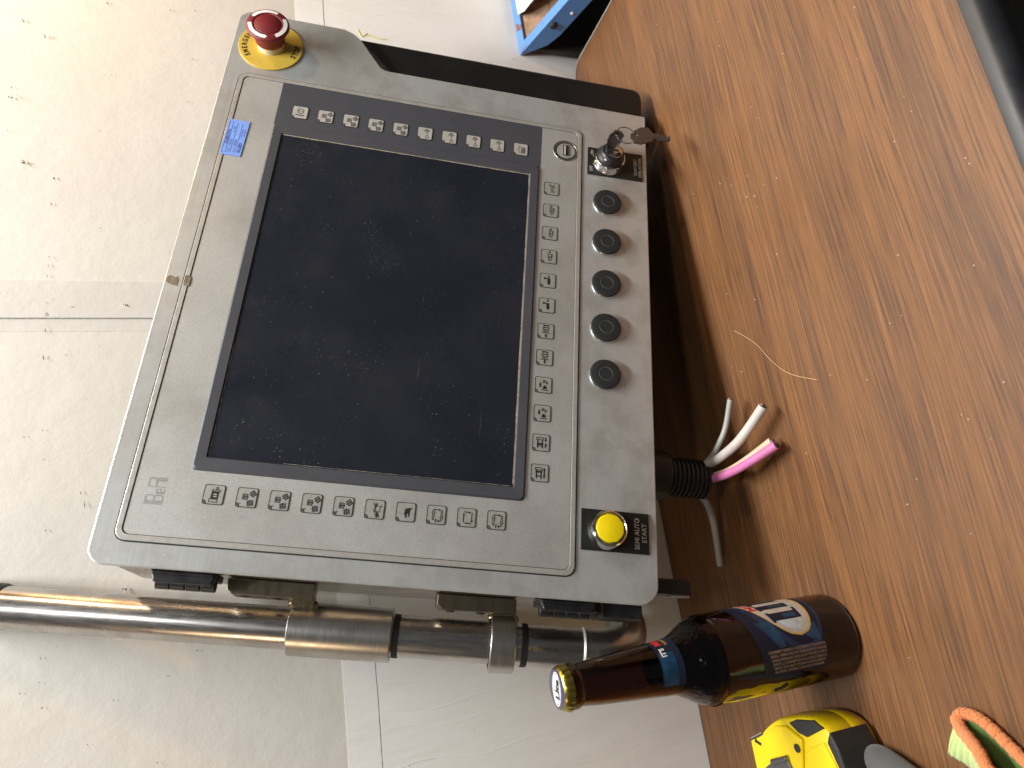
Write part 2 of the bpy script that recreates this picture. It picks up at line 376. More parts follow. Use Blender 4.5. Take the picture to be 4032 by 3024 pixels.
# ------------------------------------------------------------------ the setting: wall, floor, desk
w = MB(); w.box((-1.6, .0015, -.80), (2.4, .03, 2.2)); wall = tag(w.build('wall', M['wall_hi']), kind='structure')
w = MB(); w.box((-1.6, .0, .344), (.2765, .0015, 2.2)); w.build('drywall_sheet', M['wall_hi'], wall)
w = MB(); w.box((.3265, -.0, .344), (2.4, .0015, 2.2)); w.build('drywall_sheet', M['wall_hi'], wall)
w = MB(); w.box((-1.6, .0, -.80), (2.4, .0015, .3165)); w.build('drywall_sheet', M['wall_lo'], wall)
w = MB(); w.box((.2895, -.0009, .346), (.3265, .0015, 2.2)); w.build('joint_tape', M['tape_v'], wall, .0004)
w = MB(); w.box((.2768, .0003, .346), (.2892, .0015, 2.2)); w.build('joint_tape', M['tape_v'], wall)
def strip(x0, x1):
    m = MB(); vs = []; n = 60
    for i in range(n + 1):
        x = x0 + (x1 - x0) * i / n; j = .0006 * math.sin(x * 31) + .0004 * math.sin(x * 83 + 1)
        vs += [(x, -.00025, .3160 + .0012 * x + j), (x, -.00025, .3445 + .006 * x + j * .7), (x, .0014, .3160 + .0012 * x + j), (x, .0014, .3445 + .006 * x + j * .7)]
    fs = []
    for i in range(n):
        a = 4 * i; b = a + 4; fs += [(a, b, b + 1, a + 1), (a, a + 2, b + 2, b), (a + 1, b + 1, b + 3, a + 3)]
    return m.raw(vs, fs)
strip(-1.6, 2.4).build('joint_tape', M['wall_lo'], wall)
mk = MB()
def blot(x, z, r, sx=1., sz=1., y=-.0014, rough=.5):
    n = 9; pts = []
    for i in range(n):
        a = 2 * PI * i / n; k = r * random.uniform(1 - rough, 1 + rough * .4); pts.append((x + sx * k * math.cos(a), y, z + sz * k * math.sin(a)))
    mk.raw([(x, y - .0002, z)] + pts, [(0, 1 + i, 1 + (i + 1) % n) for i in range(n)])
for x, z, r in ((.61, .612, .0017), (.594, .593, .0015), (.53, .618, .0011), (.518, .617, .0015), (.447, .604, .0021), (.432, .579, .0014), (.647, .539, .0014), (.649, .479, .001), (.653, .455, .001),
                (.254, .563, .0008), (.186, .578, .0006), (.181, .591, .0009), (.047, .513, .0010), (.101, .572, .0009), (-.021, .584, .0009), (-.034, .569, .0008), (-.015, .572, .0007), (-.009, .46, .0008), (.302, .517, .0009)):
    blot(x, z, r, 1, .8)
for i in range(15):                                              # broken row of dashes along the sheet
    x = .414 - i * .0125
    if random.random() < .9: blot(x + random.uniform(-.004, .004), .580 + random.uniform(-.0006, .0006), random.uniform(.0008, .0021), random.uniform(1.0, 2.0), .36, rough=.8)
for x, z, sx, sz in ((.588, .458, .5, 2.4), (.12, .545, 3.2, .5), (.13, .548, 2.2, .4), (.30, .56, .5, 1.5)): blot(x, z, .0009, sx, sz)
for i in range(46):
    x, z = random.uniform(-.12, .70), random.uniform(.02, .62)
    blot(x, z, random.uniform(.0003, .0009), random.uniform(.5, 2), random.uniform(.5, 1.5))
tag(mk.build('dark_marks', M['mark'], wall), kind='stuff')  # flat dark marks: nail dents, the dash row and small specks
pf = MB()                                                        # raised torn paper at the nail dents
for x, z in ((.447, .604), (.61, .612), (.594, .593), (.518, .617), (.302, .517), (.047, .513)):
    for k in range(4):
        a = random.uniform(0, 6.28); r = random.uniform(.0015, .0032); b = a + random.uniform(.5, 1.0)
        pf.raw([(x + .0015 * math.cos(a), -.0012, z + .0015 * math.sin(a)), (x + r * math.cos(a), -.0024, z + r * math.sin(a)), (x + r * math.cos(b), -.0026, z + r * math.sin(b))], [(0, 1, 2)])
tag(pf.build('torn_paper', M['paper'], wall), kind='stuff')
cr = MB()                                                        # blistered vertical creases in the lower sheet
for x0 in (.60, .615, .66, .685, -.06, -.085, -.10, -.13, .70, .64):
    zz = [.31 - i * .022 for i in range(random.randint(5, 11))]
    cr.tube([(x0 + .003 * math.sin(i * 1.3 + x0 * 50), .00085, z) for i, z in enumerate(zz)], .0011, 6, steps=3)
tag(cr.build('paper_creases', M['wall_lo'], wall, smooth=True), kind='stuff')
cm = MB()
for a in ([(.660, .279), (.655, .277), (.650, .275), (.6525, .271), (.656, .268)], [(.651, .274), (.653, .266), (.651, .259), (.650, .252), (.651, .245)]): cm.tube([(x, -.0001, z) for x, z in a], .0005, 5, steps=4)
tag(cm.build('crayon_mark', M['crayon'], wall), kind='stuff')
f = MB(); f.box((-1.6, -2.4, -.82), (2.4, .03, -.80)); tag(f.build('floor', M['floor']), kind='structure')

desk = thing('desk', 'wood-grain laminate desk with black rounded front edge, standing against the wall', 'desk', (0, -.23, 0))
DX = Matrix.Translation((0, .23, 0))
def desk_outline(g):                                            # right end has rounded corners
    r = .020; x1 = .643 + g; yb = -.0025 + min(g, .0005); yf = -.4515 - g
    pts = [(-1.3, yf)]
    pts += [(x1 - .03 + .03 * math.sin(a), yf + .03 - .03 * math.cos(a)) for a in [PI / 2 * i / 8 for i in range(9)]]
    pts += [(x1 - r + r * math.cos(a), yb - r + r * math.sin(a)) for a in [PI / 2 * i / 8 for i in range(9)]]
    pts += [(-1.3, yb)]
    return pts
m = MB(DX); m.prism(desk_outline(0), -.028, 0); m.build('desktop', M['wood'], desk)
# front band: rounded black moulding
m = MB(DX); prof = [(0, .0004), (-.006, .0006), (-.0105, -.001), (-.0135, -.005), (-.0145, -.012), (-.0140, -.022), (-.011, -.030), (0, -.031)]
vs = []; xs = [-1.3 + 1.90 * i / 40 for i in range(41)]
for x in xs: vs += [(x, -.4517 + dy, dz) for dy, dz in prof]
k = len(prof)
m.raw(vs, [(i * k + j, (i + 1) * k + j, (i + 1) * k + j + 1, i * k + j + 1) for i in range(40) for j in range(k - 1)]).build('edge_band', M['edge_band'], desk, smooth=True)
o1 = desk_outline(.0022)[9:]; o0 = desk_outline(.0001)[9:]
m = MB(DX); n = len(o1); vs = [(x, y, .0005) for x, y in o1] + [(x, y, .0005) for x, y in o0] + [(x, y, -.029) for x, y in o1]
m.raw(vs, [(i, i + 1, n + i + 1, n + i) for i in range(n - 1)] + [(i, i + 1, 2 * n + i + 1, 2 * n + i) for i in range(n - 1)]).build('edge_trim', M['rim_grey'], desk)

# ------------------------------------------------------------------ the control panel (local frame: x across, y up, z out of the face)
PR = Matrix(((.97508398, .20584376, .08270171), (.05151485, .15250365, -.9869594), (-.21577174, .96662867, .13809986)))
PT = Vector((.25065326, -.13471168, .29979394))
PM = Matrix.Translation(PT) @ PR.to_4x4()
BASE = Vector((0, -.231, -.048))                                # the root sits at the foot of the housing
panel = thing('control_panel', 'grey industrial operator panel with dark screen and keys, leaning on the wall', 'control panel', mat=PM @ Matrix.Translation(BASE))
PX = Matrix.Translation(-BASE)                                  # child meshes are written in panel coordinates
def PB(): return MB(PX)
def P(): return MB(PX @ Matrix.Scale(.001, 4))                  # millimetres

# face plate with the recess for the handle on its right edge
TR = [(x, y) for x, y in rrect(-232.5, -231, 294, 177.5, 9)]
def corner(cx, cy, r, a0, a1, n=7): return [(cx + r * math.cos(a0 + (a1 - a0) * i / n), cy + r * math.sin(a0 + (a1 - a0) * i / n)) for i in range(n + 1)]
plate = corner(-222.5, -216, 14, PI, 1.5 * PI)
plate = [(-233.5 + 15 + 15 * math.cos(a), -231 + 15 + 15 * math.sin(a)) for a in [PI + PI / 2 * i / 8 for i in range(9)]]
plate += [(249.5, -231), (249.5, 26)] + corner(262, 30, 12.5, PI, PI - .8, 4) + [(283, 61)] + [(290.5, 70), (294, 79)]
plate += corner(282, 165.5, 12, 0, PI / 2) + corner(-221.5, 165.5, 12, PI / 2, PI)
m = P(); m.prism(plate, -4, 0); m.build('face_plate', M['steel'], panel, .0009)
m = P(); m.box((-230.5, -226, -96), (246, 168, -4.2)); m.build('housing', M['steel_side'], panel, .0025)
m = P(); m.prism(rrect(-226, -222, 242, 164, 8), -104, -96.2); m.build('back_cover', M['steel_side'], panel, .001)
# handle
hp = [(251.5, -231), (278, -231)] + corner(283, -220, 10.5, -PI / 2, 0, 5)[1:] + [(293.5, 68), (284.5, 62), (264, 42), (251.5, 30)]
m = P(); m.prism(hp, -34, -7); m.build('handle', M['black_grip'], panel, .004, 3)
m = P(); m.box((254, -238.5, -66), (286, -226, -36)); m.build('handle_foot', M['blackp'], panel, .002)

# keypad with lip and gasket
m = P(); m.ring(rrect(-217.3, -165.3, 217.1, 163.7, 8.4), rrect(-216.2, -164.2, 216, 162.6, 7.4), .01, .16); m.build('gasket', M['gasket'], panel)
m = P(); m.ring(rrect(-216.3, -164.3, 216.1, 162.7, 7.4), rrect(-212.2, -160.3, 212.2, 158.7, 5), .02, 1.1); m.build('keypad_lip', M['lip'], panel, .0004)
m = P(); m.prism(rrect(-211.8, -159.9, 211.8, 158.3, 5), .02, .55); pad = m.build('keypad', M['membrane'], panel)
m = P(); m.ring(rrect(-212.15, -160.25, 212.15, 158.65, 5), rrect(-211.8, -159.9, 211.8, 158.3, 5), .02, .7); m.build('keypad_seam', M['gasket'], panel)
m = P(); m.prism([(162, -124), (212.0, -124), (212.0, 123.3), (162, 123.3)], .56, .70); m.build('dark_band', M['bezel'], panel)
# bezel and screen
bo = rrect(-162.8, -123.4, 163.2, 123.4, 3.5); bi = rrect(-152.2, -114.2, 152.2, 114.2, 1.2)
m = P(); n = len(bo); lv = []
for pts, z in ((bo, .56), ([(x * .991, y * .988) for x, y in bo], 1.9), ([(x * 1.004, y * 1.005) for x, y in bi], 1.6), (bi, .62)): lv += [(x, y, z) for x, y in pts]
m.raw(lv, [(k * n + i, k * n + (i + 1) % n, (k + 1) * n + (i + 1) % n, (k + 1) * n + i) for k in range(3) for i in range(n)]); m.build('bezel', M['bezel'], panel, smooth=True, angle=20)
m = P(); m.prism([(-152.6, -114.6), (152.6, -114.6), (152.6, 114.6), (-152.6, 114.6)], .45, .66); m.build('screen', M['screen'], panel)
m = P(); m.k = 0
for a, b, hw in (((-150, -113.7), (152, -113.8), .55), ((151.8, -113), (151.8, 113.8), .55), ((-152, 113.2), (-60, 113.5), .12), ((-151.6, -112), (-151.6, 60), .12)):
    d = Vector((b[0] - a[0], b[1] - a[1])); L = d.length; d.normalize(); nn = Vector((-d.y, d.x)); q = []; q2 = []
    for i in range(41):
        c = Vector(a) + d * L * i / 40; hh = hw * random.uniform(.5, 1.25); q.append(tuple(c - nn * hh)); q2.append(tuple(c + nn * hh))
    m.raw([(x, y, .72) for x, y in q + q2], [(i, i + 1, 41 + i + 1, 41 + i) for i in range(40)])
tag(m.build('dust_line', M['dust_line'], panel), kind='stuff')

# --- membrane keys: one pad mesh, one outline mesh, a printed symbol each.  Symbols drawn in "print" space: a = down, b = left
m = P(); m.prism(rrect(-7.1, -7.0, 7.1, 7.0, 1.5, 4), 0, .35)
def key_base():
    a = MB(Matrix.Scale(.001, 4)); a.prism(rrect(-7.0, -6.9, 7.0, 6.9, 1.5, 4), 0, .35)
    b = MB(Matrix.Scale(.001, 4)); b.ring(rrect(-7.25, -7.15, 7.25, 7.15, 1.7, 4), rrect(-6.75, -6.65, 6.75, 6.65, 1.4, 4), 0, .42)
    c_ = [(-6.7 + 2.3 * math.cos(t), 6.6 + 2.3 * math.sin(t)) for t in [-PI / 2 * i / 6 for i in range(7)]]
    b.stroke(c_, .5, .36, .44)
    l = MB(Matrix.Scale(.001, 4)); l.prism([(-6.7, 6.6)] + c_, .36, .40)
    return a, b, l
pad_b, out_b, led_b = key_base()
pad_m = {}; 
class Sym:
    """flat printed symbol; coordinates a (down the picture's right) and b, turned into panel x,y"""
    def __init__(s): s.m = MB(Matrix.Scale(.001, 4)); s.z = (.36, .43)
    def X(s, L): return [(-b, -a) for a, b in L]
    def line(s, L, w=.45, closed=False): s.m.stroke(s.X(L), w * 1.3, *s.z, closed=closed); return s
    def fill(s, L): s.m.prism(s.X(L), s.z[0], s.z[1] - .01, cap0=False); return s
    def rect(s, a0, b0, a1, b1, w=.45): return s.line([(a0, b0), (a1, b0), (a1, b1), (a0, b1)], w, True)
    def frect(s, a0, b0, a1, b1): return s.fill([(a0, b0), (a1, b0), (a1, b1), (a0, b1)])
    def circ(s, a, b, r, w=.45): return s.line([(a + r * math.cos(t), b + r * math.sin(t)) for t in [2 * PI * i / 14 for i in range(14)]], w, True)
    def arrow(s, a0, b0, a1, b1, w=.55, hd=1.3):
        d = Vector((a1 - a0, b1 - b0)); L = d.length; d.normalize(); n = Vector((-d.y, d.x)); t = Vector((a1, b1)); k = t - d * hd * 1.2
        s.line([(a0, b0), tuple(k)], w); s.fill([tuple(t), tuple(k + n * hd * .75), tuple(k - n * hd * .75)]); return s
    def harrow(s, a, b0, b1, w=1.1, hd=2.2):                    # hollow arrow along b
        sg = 1 if b1 > b0 else -1; k = b1 - sg * hd
        return s.line([(a - w / 2, b0), (a - w / 2, k), (a - w * 1.1, k), (a, b1), (a + w * 1.1, k), (a + w / 2, k), (a + w / 2, b0)], .35, True)
    def digit(s, t): s.m.text(t, 2.6, .43, Matrix.Translation((-4.5, 4.0, 0)), bold=.02); return s
    def clamp(s, a, b, ang, wd=.38, n=2):
        ca, sa = math.cos(ang), math.sin(ang)
        def r(L): return [(a + ca * x - sa * y, b + sa * x + ca * y) for x, y in L]
        for q in range(n):
            e = 1.9 - q * .75; s.line(r([(1.6, -e), (-e, -e), (-e, e), (1.6, e)]), wd)
        p = r([(-.6, 0), (2.7, 0)]); s.arrow(*p[0], *p[1], w=.7, hd=1.3); return s
def tri_clamp(t, wd=.38):
    return Sym().clamp(-1.0, -.5, 0, wd).clamp(3.9, -3.0, 2.45, wd).clamp(2.9, 3.7, -1.75, wd).digit(t)
def sym_motor():
    s = Sym(); s.rect(1.2, -5.4, 2.3, -3.4).rect(-1.4, -3.4, 4.0, -2.3); s.frect(-1.6, -2.2, 3.6, -.9); s.frect(-2, 2.1, 3.1, 3.2); s.frect(-1.8, -1, -.8, 2.2); s.frect(2.6, -1, 3.4, 2.2)
    s.circ(.9, .6, 2.0, .6); s.line([(-1, .6), (2.7, .6)], .5); s.rect(-2.6, 3.3, 3.1, 5.4); return s
def sym_wrench():
    s = Sym(); s.fill([(-.4, -4.6), (.4, -3), (1.1, -5), (.6, -5.6), (1.8, -4.6), (1.6, -2.8), (.9, -1.2), (0, -1.2), (-.2, -2.6), (-1, -3.8), (-.9, -5)])
    s.line([(.3, -2), (5.0, -2.8), (3.6, -.8), (2.8, 3.6), (1.0, 4.0), (-.4, 1.6), (.2, -2)], .35)
    for k in range(4): s.line([(-.2, -1 + k * .8), (.9, -.6 + k * .8)], .3)
    s.fill([(.7, 1.2), (2, 1.3), (2.7, 3.7), (3.9, 4.6), (3.6, 5.9), (2.6, 5), (2.1, 6.4), (1, 5.6), (1.1, 4.4), (1.4, 3.6)]); return s
def sym_hand():
    s = Sym(); s.fill([(.4, -2.9), (5, -3.6), (3.4, -1.6), (2.9, 3.2), (2.0, 3.6), (1.9, 1.2), (.9, 1.5), (1.0, 4.2), (.2, 4.4), (-1.0, 1.9), (-.7, -1.6)]); return s
def sym_cycle(kind):
    s = Sym()
    if kind == 0: return s.arrow(-2.2, 3.6, -2.2, -3.4).arrow(-1.8, -4.2, 3.3, -3.9).arrow(4, -3.6, 4, 3.8).arrow(3.6, 4.4, -1.4, 4.2)
    s.harrow(-2.2, 4.0, -3.4).arrow(-1.8, -4.0, 3.4, -3.8).harrow(4, -3.4, 4.0).arrow(3.5, 4.7, .6, 4.5).line([(-.1, 3.4), (-.3, 5.6)], .6); return s
def sym_ring(): s = Sym().circ(.5, -1.6, 2.7, .6).line([(-1.2, -1.6), (2.2, -1.6)], .6); s.frect(-3.6, 2.4, 4.2, 3.9); return s
def sym_roof(t): s = Sym().line([(.8, 5.3), (2.1, 1.2), (4.3, 5.0)], .45, True).arrow(2, -2.4, 2.2, .6, .8, 1.5).line([(-.5, -2), (.2, -4.6), (2.2, -5.2), (4.4, -2.6)], .6).line([(.9, -2.2), (1.1, -4.2), (3.2, -3)], .6); return s.digit(t)
def sym_chart():
    s = Sym(); s.frect(.6, -2.8, 4.6, 4.6)
    for k in range(5): s.line([(-2.2 + .5 * math.sin(k * 2), 4 - k * 1.7), (-1.0 + .5 * math.cos(k * 2), 3.4 - k * 1.7)], .55)
    return s
def sym_zig(): return Sym().line([(-1, 4), (3, 3.6), (-.4, 1.5), (1.8, .2), (-1, -.4)], .4).line([(-1.6, -4.6), (-1, -2.6), (3.4, -1.2), (.8, -2.6), (2.8, -4.4)], .6).digit(' ')
def sym_barrel(k):
    s = Sym(); s.line([(-.4, -2.5), (2.4, -2.5), (2.4, 3), (1, 4.4), (-.4, 3)], .42, True).line([(3.2, -3), (3.2, 1)], .35); s.fill([(.3, -.5), (1.7, -.5), (1, 3.2)])
    if k == 0: s.line([(2, -5.6), (0, -5.6), (-.2, -3.8), (1.6, -3.5)], .5)
    elif k == 1: s.arrow(.9, -3.2, .9, -5.9, .8)
    else: s.arrow(.9, -5.9, .9, -3.2, .8)
    return s.digit('1')
def sym_hopper(k):
    s = Sym(); s.fill([(-.2, -2.5), (2.4, -2.5), (2.4, 3), (1, 4.4), (-.2, 3)]).fill([(-3.4, -3.4), (-1.2, -2.4), (-1.2, -1.6), (-3.4, -.8)]).line([(-1.4, -2), (0, -2)], .7)
    s.arrow(.9, -3.2, .9, -5.9, .8) if k else s.arrow(.9, -5.9, .9, -3.2, .8); return s.digit('1')
def sym_eject(k):
    s = Sym(); s.line([(-2.4, -5.7), (3.2, -5.5)], .5).rect(-1.6, -5, 2.4, -3.4, .4).rect(-2.2, -3, 3, -1.4, .4).rect(-1.6, -1.2, 2.4, 0, .4)
    for q in range(4): s.line([(-1.4 + q * 1.1, 0), (-1.4 + q * 1.1, 1)], .35)
    s.line([(-3, 1.9), (3.6, 1.7)], .5); s.arrow(.3, 5.6, .3, 2.6, 1., 1.7) if k else s.arrow(.3, 2.6, .3, 5.8, 1., 1.7); return s
def sym_robot(k):
    s = Sym(); s.frect(-.4, 1.3, 3.0, 3.6).frect(.6, .2, 2.0, 1.3).frect(-2, 4.2, 4.4, 4.9)
    s.line([(-.4, -2.4), (.4, -4.4), (3.6, -2.6), (2.8, -.9), (2.1, -1.3), (2.5, -2.2), (.9, -3.2), (.4, -2)], .4, True)
    s.arrow(-2.6, 1.6, -2.6, -2.2, 1., 1.7) if k else s.arrow(-2.6, -2.2, -2.6, 1.6, 1., 1.7); return s
def sym_clamp2(k):
    s = Sym(); s.rect(-3.6, -4.2, 1.8, -2.4, .45); s.frect(-3.4, .4, 2, 1.8) if k else s.frect(-3.4, -1.6, 2, -.2)
    for a in (-2.9, .9): s.rect(a, -2.3, a + .6, 4.4, .35)
    s.rect(-1.6, 2, .2, 3.2, .3)
    if k: s.arrow(3.8, -4, 3.8, -.6, .9, 1.5).arrow(3.8, 3.4, 3.8, .1, .9, 1.5)
    else: s.arrow(3.6, -.6, 3.6, -4.4, .9, 1.6).arrow(3.6, .4, 3.6, 4.2, .9, 1.6)
    return s
keys = []
for i, sy in enumerate([sym_motor()] + [tri_clamp(str(q)) for q in (1, 2, 3, 4)] + [sym_wrench(), sym_hand(), sym_cycle(1), sym_cycle(0), sym_cycle(1)]): keys.append((-179.4, 103.8 - i * 22.91, sy, 'key', 'print', .56))
for i, sy in enumerate([sym_ring()] + [tri_clamp(str(q), .6) for q in (1, 2, 3, 4)] + [sym_roof(str(q)) for q in (1, 2, 3, 4)] + [sym_chart()]): keys.append((179.8, 103.0 - i * 22.98, sy, 'key_light', 'print_grey', .71))
for i, sy in enumerate([sym_zig(), sym_barrel(0), sym_barrel(1), sym_barrel(2), sym_hopper(1), sym_hopper(0), sym_eject(1), sym_eject(0), sym_robot(1), sym_robot(0), sym_clamp2(1), sym_clamp2(0)]): keys.append((139.2 - i * 25.28, -135.6 + i * .09, sy, 'key', 'print', .56))
shared = {}
for x, y, sy, km, pm, z in keys:
    loc = PX @ Vector((x / 1000, y / 1000, z / 1000))
    if km not in shared:
        a = MB(); a.v, a.f, a.mi = pad_b.v, pad_b.f, pad_b.mi; ko = a.build('membrane_key', M[km], panel, smooth=False); shared[km] = ko.data
    else: ko = bpy.data.objects.new('membrane_key', shared[km]); C.objects.link(ko); ko.parent = panel
    ko.location = loc
    for nm, b, mt in (('key_outline', out_b, 'gasket'), ('status_lens', led_b, 'led')):
        if nm not in shared:
            a = MB(); a.v, a.f, a.mi = b.v, b.f, b.mi; so = a.build(nm, M[mt], ko); shared[nm] = so.data
        else: so = bpy.data.objects.new(nm, shared[nm]); C.objects.link(so); so.parent = ko
    sy.m.build('printed_symbol', M[pm], ko)

# maker's logo, worn
m = P(); z = .60
m.k = 0
def block(x0, y0, x1, y1): m.prism([(x0, y0), (x1, y0), (x1, y1), (x0, y1)], z - .02, z, cap0=False)
block(-190.2, 137, -187.2, 149.4); block(-187.2, 148.2, -183.8, 149.4); block(-187.2, 142.4, -183.8, 143.8); block(-187.2, 137, -183.6, 138); block(-184, 143.6, -183.2, 148.3); block(-184, 138, -183.0, 142.5)
block(-182.4, 137, -180.9, 143); block(-180.9, 142.2, -178.8, 143); block(-179.6, 139.6, -178.8, 142.2); block(-180.9, 139.3, -178.8, 140.1); block(-180.9, 137, -178.6, 137.8)
block(-177.8, 137, -177.0, 149.4); block(-177, 148.2, -171, 149.4); block(-177, 143.0, -171, 144.4); block(-172.2, 144.4, -170.6, 148.2); block(-173.4, 137, -170.4, 143.0)
m.build('logo', M['print_logo'], panel)

# blue calibration sticker
stk = P(); stk.prism([(119.9, 144.3), (159.2, 143.3), (159.3, 160.9), (119.9, 161.9)], .62, 1.22); st = stk.build('calibration_sticker', M['sticker'], panel); st['label'] = 'blue calibration sticker with black print'
m = P(); T0 = Matrix.Translation((139.5, 152.6, 0)) @ Matrix.Rotation(-.02, 4, 'Z'); z0, z1 = 1.23, 1.27
m.stroke([(-17.5, 4.6), (17.2, 4.6), (17.2, 7.6), (-17.5, 7.6)], .4, z0, z1, T0, closed=True)
m.stroke([(-16.5, .6), (16.5, .6)], .38, z0, z1, T0).stroke([(-16.5, -3.6), (16, -3.6)], .38, z0, z1, T0)
m.text('CALIBRATION', 3.0, z1, T0 @ Matrix.Translation((0, 6.0, 0)), bold=.03, xs=.85)
m.text('Date', 2.2, z1, T0 @ Matrix.Translation((-14.4, 2.3, 0))).text('1/20/25', 2.6, z1, T0 @ Matrix.Translation((-6, 2.4, 0)), bold=.02).text('By', 2.0, z1, T0 @ Matrix.Translation((7, 2.0, 0))).text('RA', 2.3, z1, T0 @ Matrix.Translation((10.8, 2.2, 0)), bold=.02)
m.text('Due', 2.2, z1, T0 @ Matrix.Translation((-14.4, -1.9, 0))).text('1/20/26', 2.6, z1, T0 @ Matrix.Translation((-6, -1.8, 0)), bold=.02)
m.text('ALLIED', 3.6, z1, T0 @ Matrix.Translation((-10.5, -6.2, 0)), bold=.05).text('Instrument', 1.9, z1, T0 @ Matrix.Translation((6, -5.1, 0)), bold=.02).text('708-788-0913', 1.6, z1, T0 @ Matrix.Translation((7, -7.3, 0)), bold=.01)
m.build('sticker_print', M['sticker_ink'], st)
m = P()
m.prism([(-15, 166.3), (-14.2, 171.5), (-12, 175.6), (-8.4, 176), (-5.6, 174.2), (-6.4, 171), (-7.2, 169.8), (-5.9, 167.5), (-9, 166.2)], .02, .1, cap0=False).prism([(-14, 157.6), (-14.2, 162.2), (-4.4, 162.2), (-4.6, 158.6), (-7.5, 157.4)], 1.12, 1.2, cap0=False)
m.build('tape_residue', M['residue'], panel)

# USB port
uc = Matrix.Translation((187.4, -148.3, 0)); 
m = P(); m.lathe([(12.6, .55), (12.4, 1.0), (11.6, 1.0), (11.3, .2), (10.6, .2), (10.5, -.6), (9.7, -.6), (9.6, -1.6)], 36, uc); up_ = m.build('usb_port', M['usb_in'], panel, smooth=True, angle=30)
m = P(); m.prism(circ(0, 0, 11.8, 36), .56, .60, uc); m.build('port_recess', M['turned'], up_)
m = P(); m.ring(circ(-.4, .3, 9.9, 30), circ(-.1, -.1, 8.9, 30), .61, .7, uc); m.build('port_gap', M['gasket'], up_)
m = P(); m.prism(circ(0, -.3, 8.9, 30), .61, .9, uc); m.build('port_disc', M['steel'], up_)
m = P(); m.box((-6.3, -2.6, .9), (6.3, 2.6, 1.15), uc); m.build('port_slot', M['gasket'], up_)
m = P(); m.box((-5.4, .2, 1.16), (5.4, 1.7, 1.9), uc); m.build('port_tongue', M['ivory'], up_)
m = P(); m.ring(rrect(-6.6, -2.9, 6.6, 2.9, .5, 2), rrect(-6.0, -2.3, 6.0, 2.3, .4, 2), .9, 1.7, uc); m.build('port_shell', M['chrome'], up_)

# five blanking plugs
plug_meshes = None
for i in range(5):
    loc = PX @ Vector(((132.3 - 44.9 * i) / 1000, (-189.7 + .47 * i) / 1000, 0))
    if plug_meshes is None:
        a = MB(Matrix.Scale(.001, 4)); a.lathe([(13.9, .0), (13.9, 1.3), (13.6, 2.0), (12.6, 2.1)], 40); b = MB(Matrix.Scale(.001, 4))
        b.lathe([(13.5, 1.0), (13.6, 3.4), (13.2, 4.2), (12.4, 4.5), (6.6, 4.5), (6.4, 4.2), (5.7, 4.2), (5.5, 4.5), (.01, 4.5)], 40)
        c = MB(Matrix.Scale(.001, 4)); c.ring(circ(0, 0, 6.25, 40), circ(0, 0, 5.85, 40), 4.2, 4.6)
        po = a.build('blanking_plug', M['chrome'], panel, smooth=True); q = b.build('plug_cap', M['plug'], po, smooth=True, angle=22); r_ = c.build('plug_mould_ring', M['ringline'], po)
        plug_meshes = (po.data, q.data, r_.data)
    else:
        po = bpy.data.objects.new('blanking_plug', plug_meshes[0]); C.objects.link(po); po.parent = panel
        for nm, d in (('plug_cap', plug_meshes[1]), ('plug_mould_ring', plug_meshes[2])):
            q = bpy.data.objects.new(nm, d); C.objects.link(q); q.parent = po
    po.location = loc

# yellow push button on its plate
m = P(); m.box((-195.7, -224.0, .01), (-163.6, -169, .9)); lp = m.build('legend_plate', M['legend'], panel, .0002); lp['label'] = 'black plate lettered SEMI AUTO START'
m = P(); m.text('SEMI AUTO', 5.4, .93, Matrix.Translation((-180, -214.3, 0)), bold=.012, xs=.90).text('START', 5.4, .93, Matrix.Translation((-179.2, -220.3, 0)), bold=.012, xs=.95); m.build('lettering', M['letter'], lp)
yc = Matrix.Translation((-179.8, -189.2, 0))
m = P(); m.lathe([(15.1, .9), (15.1, 2.2), (14.6, 3.2), (14.5, 8.6), (13.9, 10.6), (12.9, 11.2), (12.3, 10.6), (12.2, 8.5)], 48, yc); pbn = m.build('push_button', M['chrome'], panel, smooth=True); pbn['label'] = 'yellow round push button in chrome ring'
m = P(); m.lathe([(12.3, 9.0), (12.1, 10.6), (11.4, 11.1), (10.6, 11.2)], 48, yc); m.build('button_rim', M['lens_rim'], pbn, smooth=True)
m = P(); m.lathe([(11.1 , 11.0), (10.7, 11.5), (9.0, 11.8), (.01, 12.0)], 48, yc, mod=lambda a, z: 1 + (.012 * math.sin(a * 9) + .008 * math.sin(a * 23 + 1)) * (z < 11.6)); m.build('button_lens', M['yellow_lens'], pbn, smooth=True)

# key switch on its plate
m = P(); m.prism([(165, -226.4), (198.3, -226.4), (197.2, -170.7), (164.2, -170.4)], .01, .9); kp = m.build('legend_plate', M['legend'], panel, .0002); kp['label'] = 'black plate under the key switch lettered OFF and ON'
m = P(); m.text('OFF', 4.4, .93, Matrix.Translation((171.2, -174.2, 0)), bold=.012, xs=.85).text('ON', 4.4, .93, Matrix.Translation((191.2, -175.0, 0)), bold=.012, xs=.85)
m.stroke([(176.5, -176.0), (178, -176.4)], .5, .91, .94).stroke([(186.4, -176.4), (188, -176.0)], .5, .91, .94)
m.text('CLAMP EJECT', 4.2, .93, Matrix.Translation((181.3, -219.0, 0)), bold=.01, xs=.80).text('CORE MOTION', 4.2, .93, Matrix.Translation((181.5, -223.8, 0)), bold=.01, xs=.80); m.build('lettering', M['letter'], kp)
kc = Matrix.Translation((181, -191, 0))
m = P(); m.lathe([(15.2, .9), (15.2, 2.4), (14.6, 3.2), (14.4, 8.4), (14.9, 9.0), (14.6, 10.2), (13.2, 10.6)], 48, kc); ks = m.build('key_switch', M['chrome'], panel, smooth=True); ks['label'] = 'chrome and black key switch with a key in it'
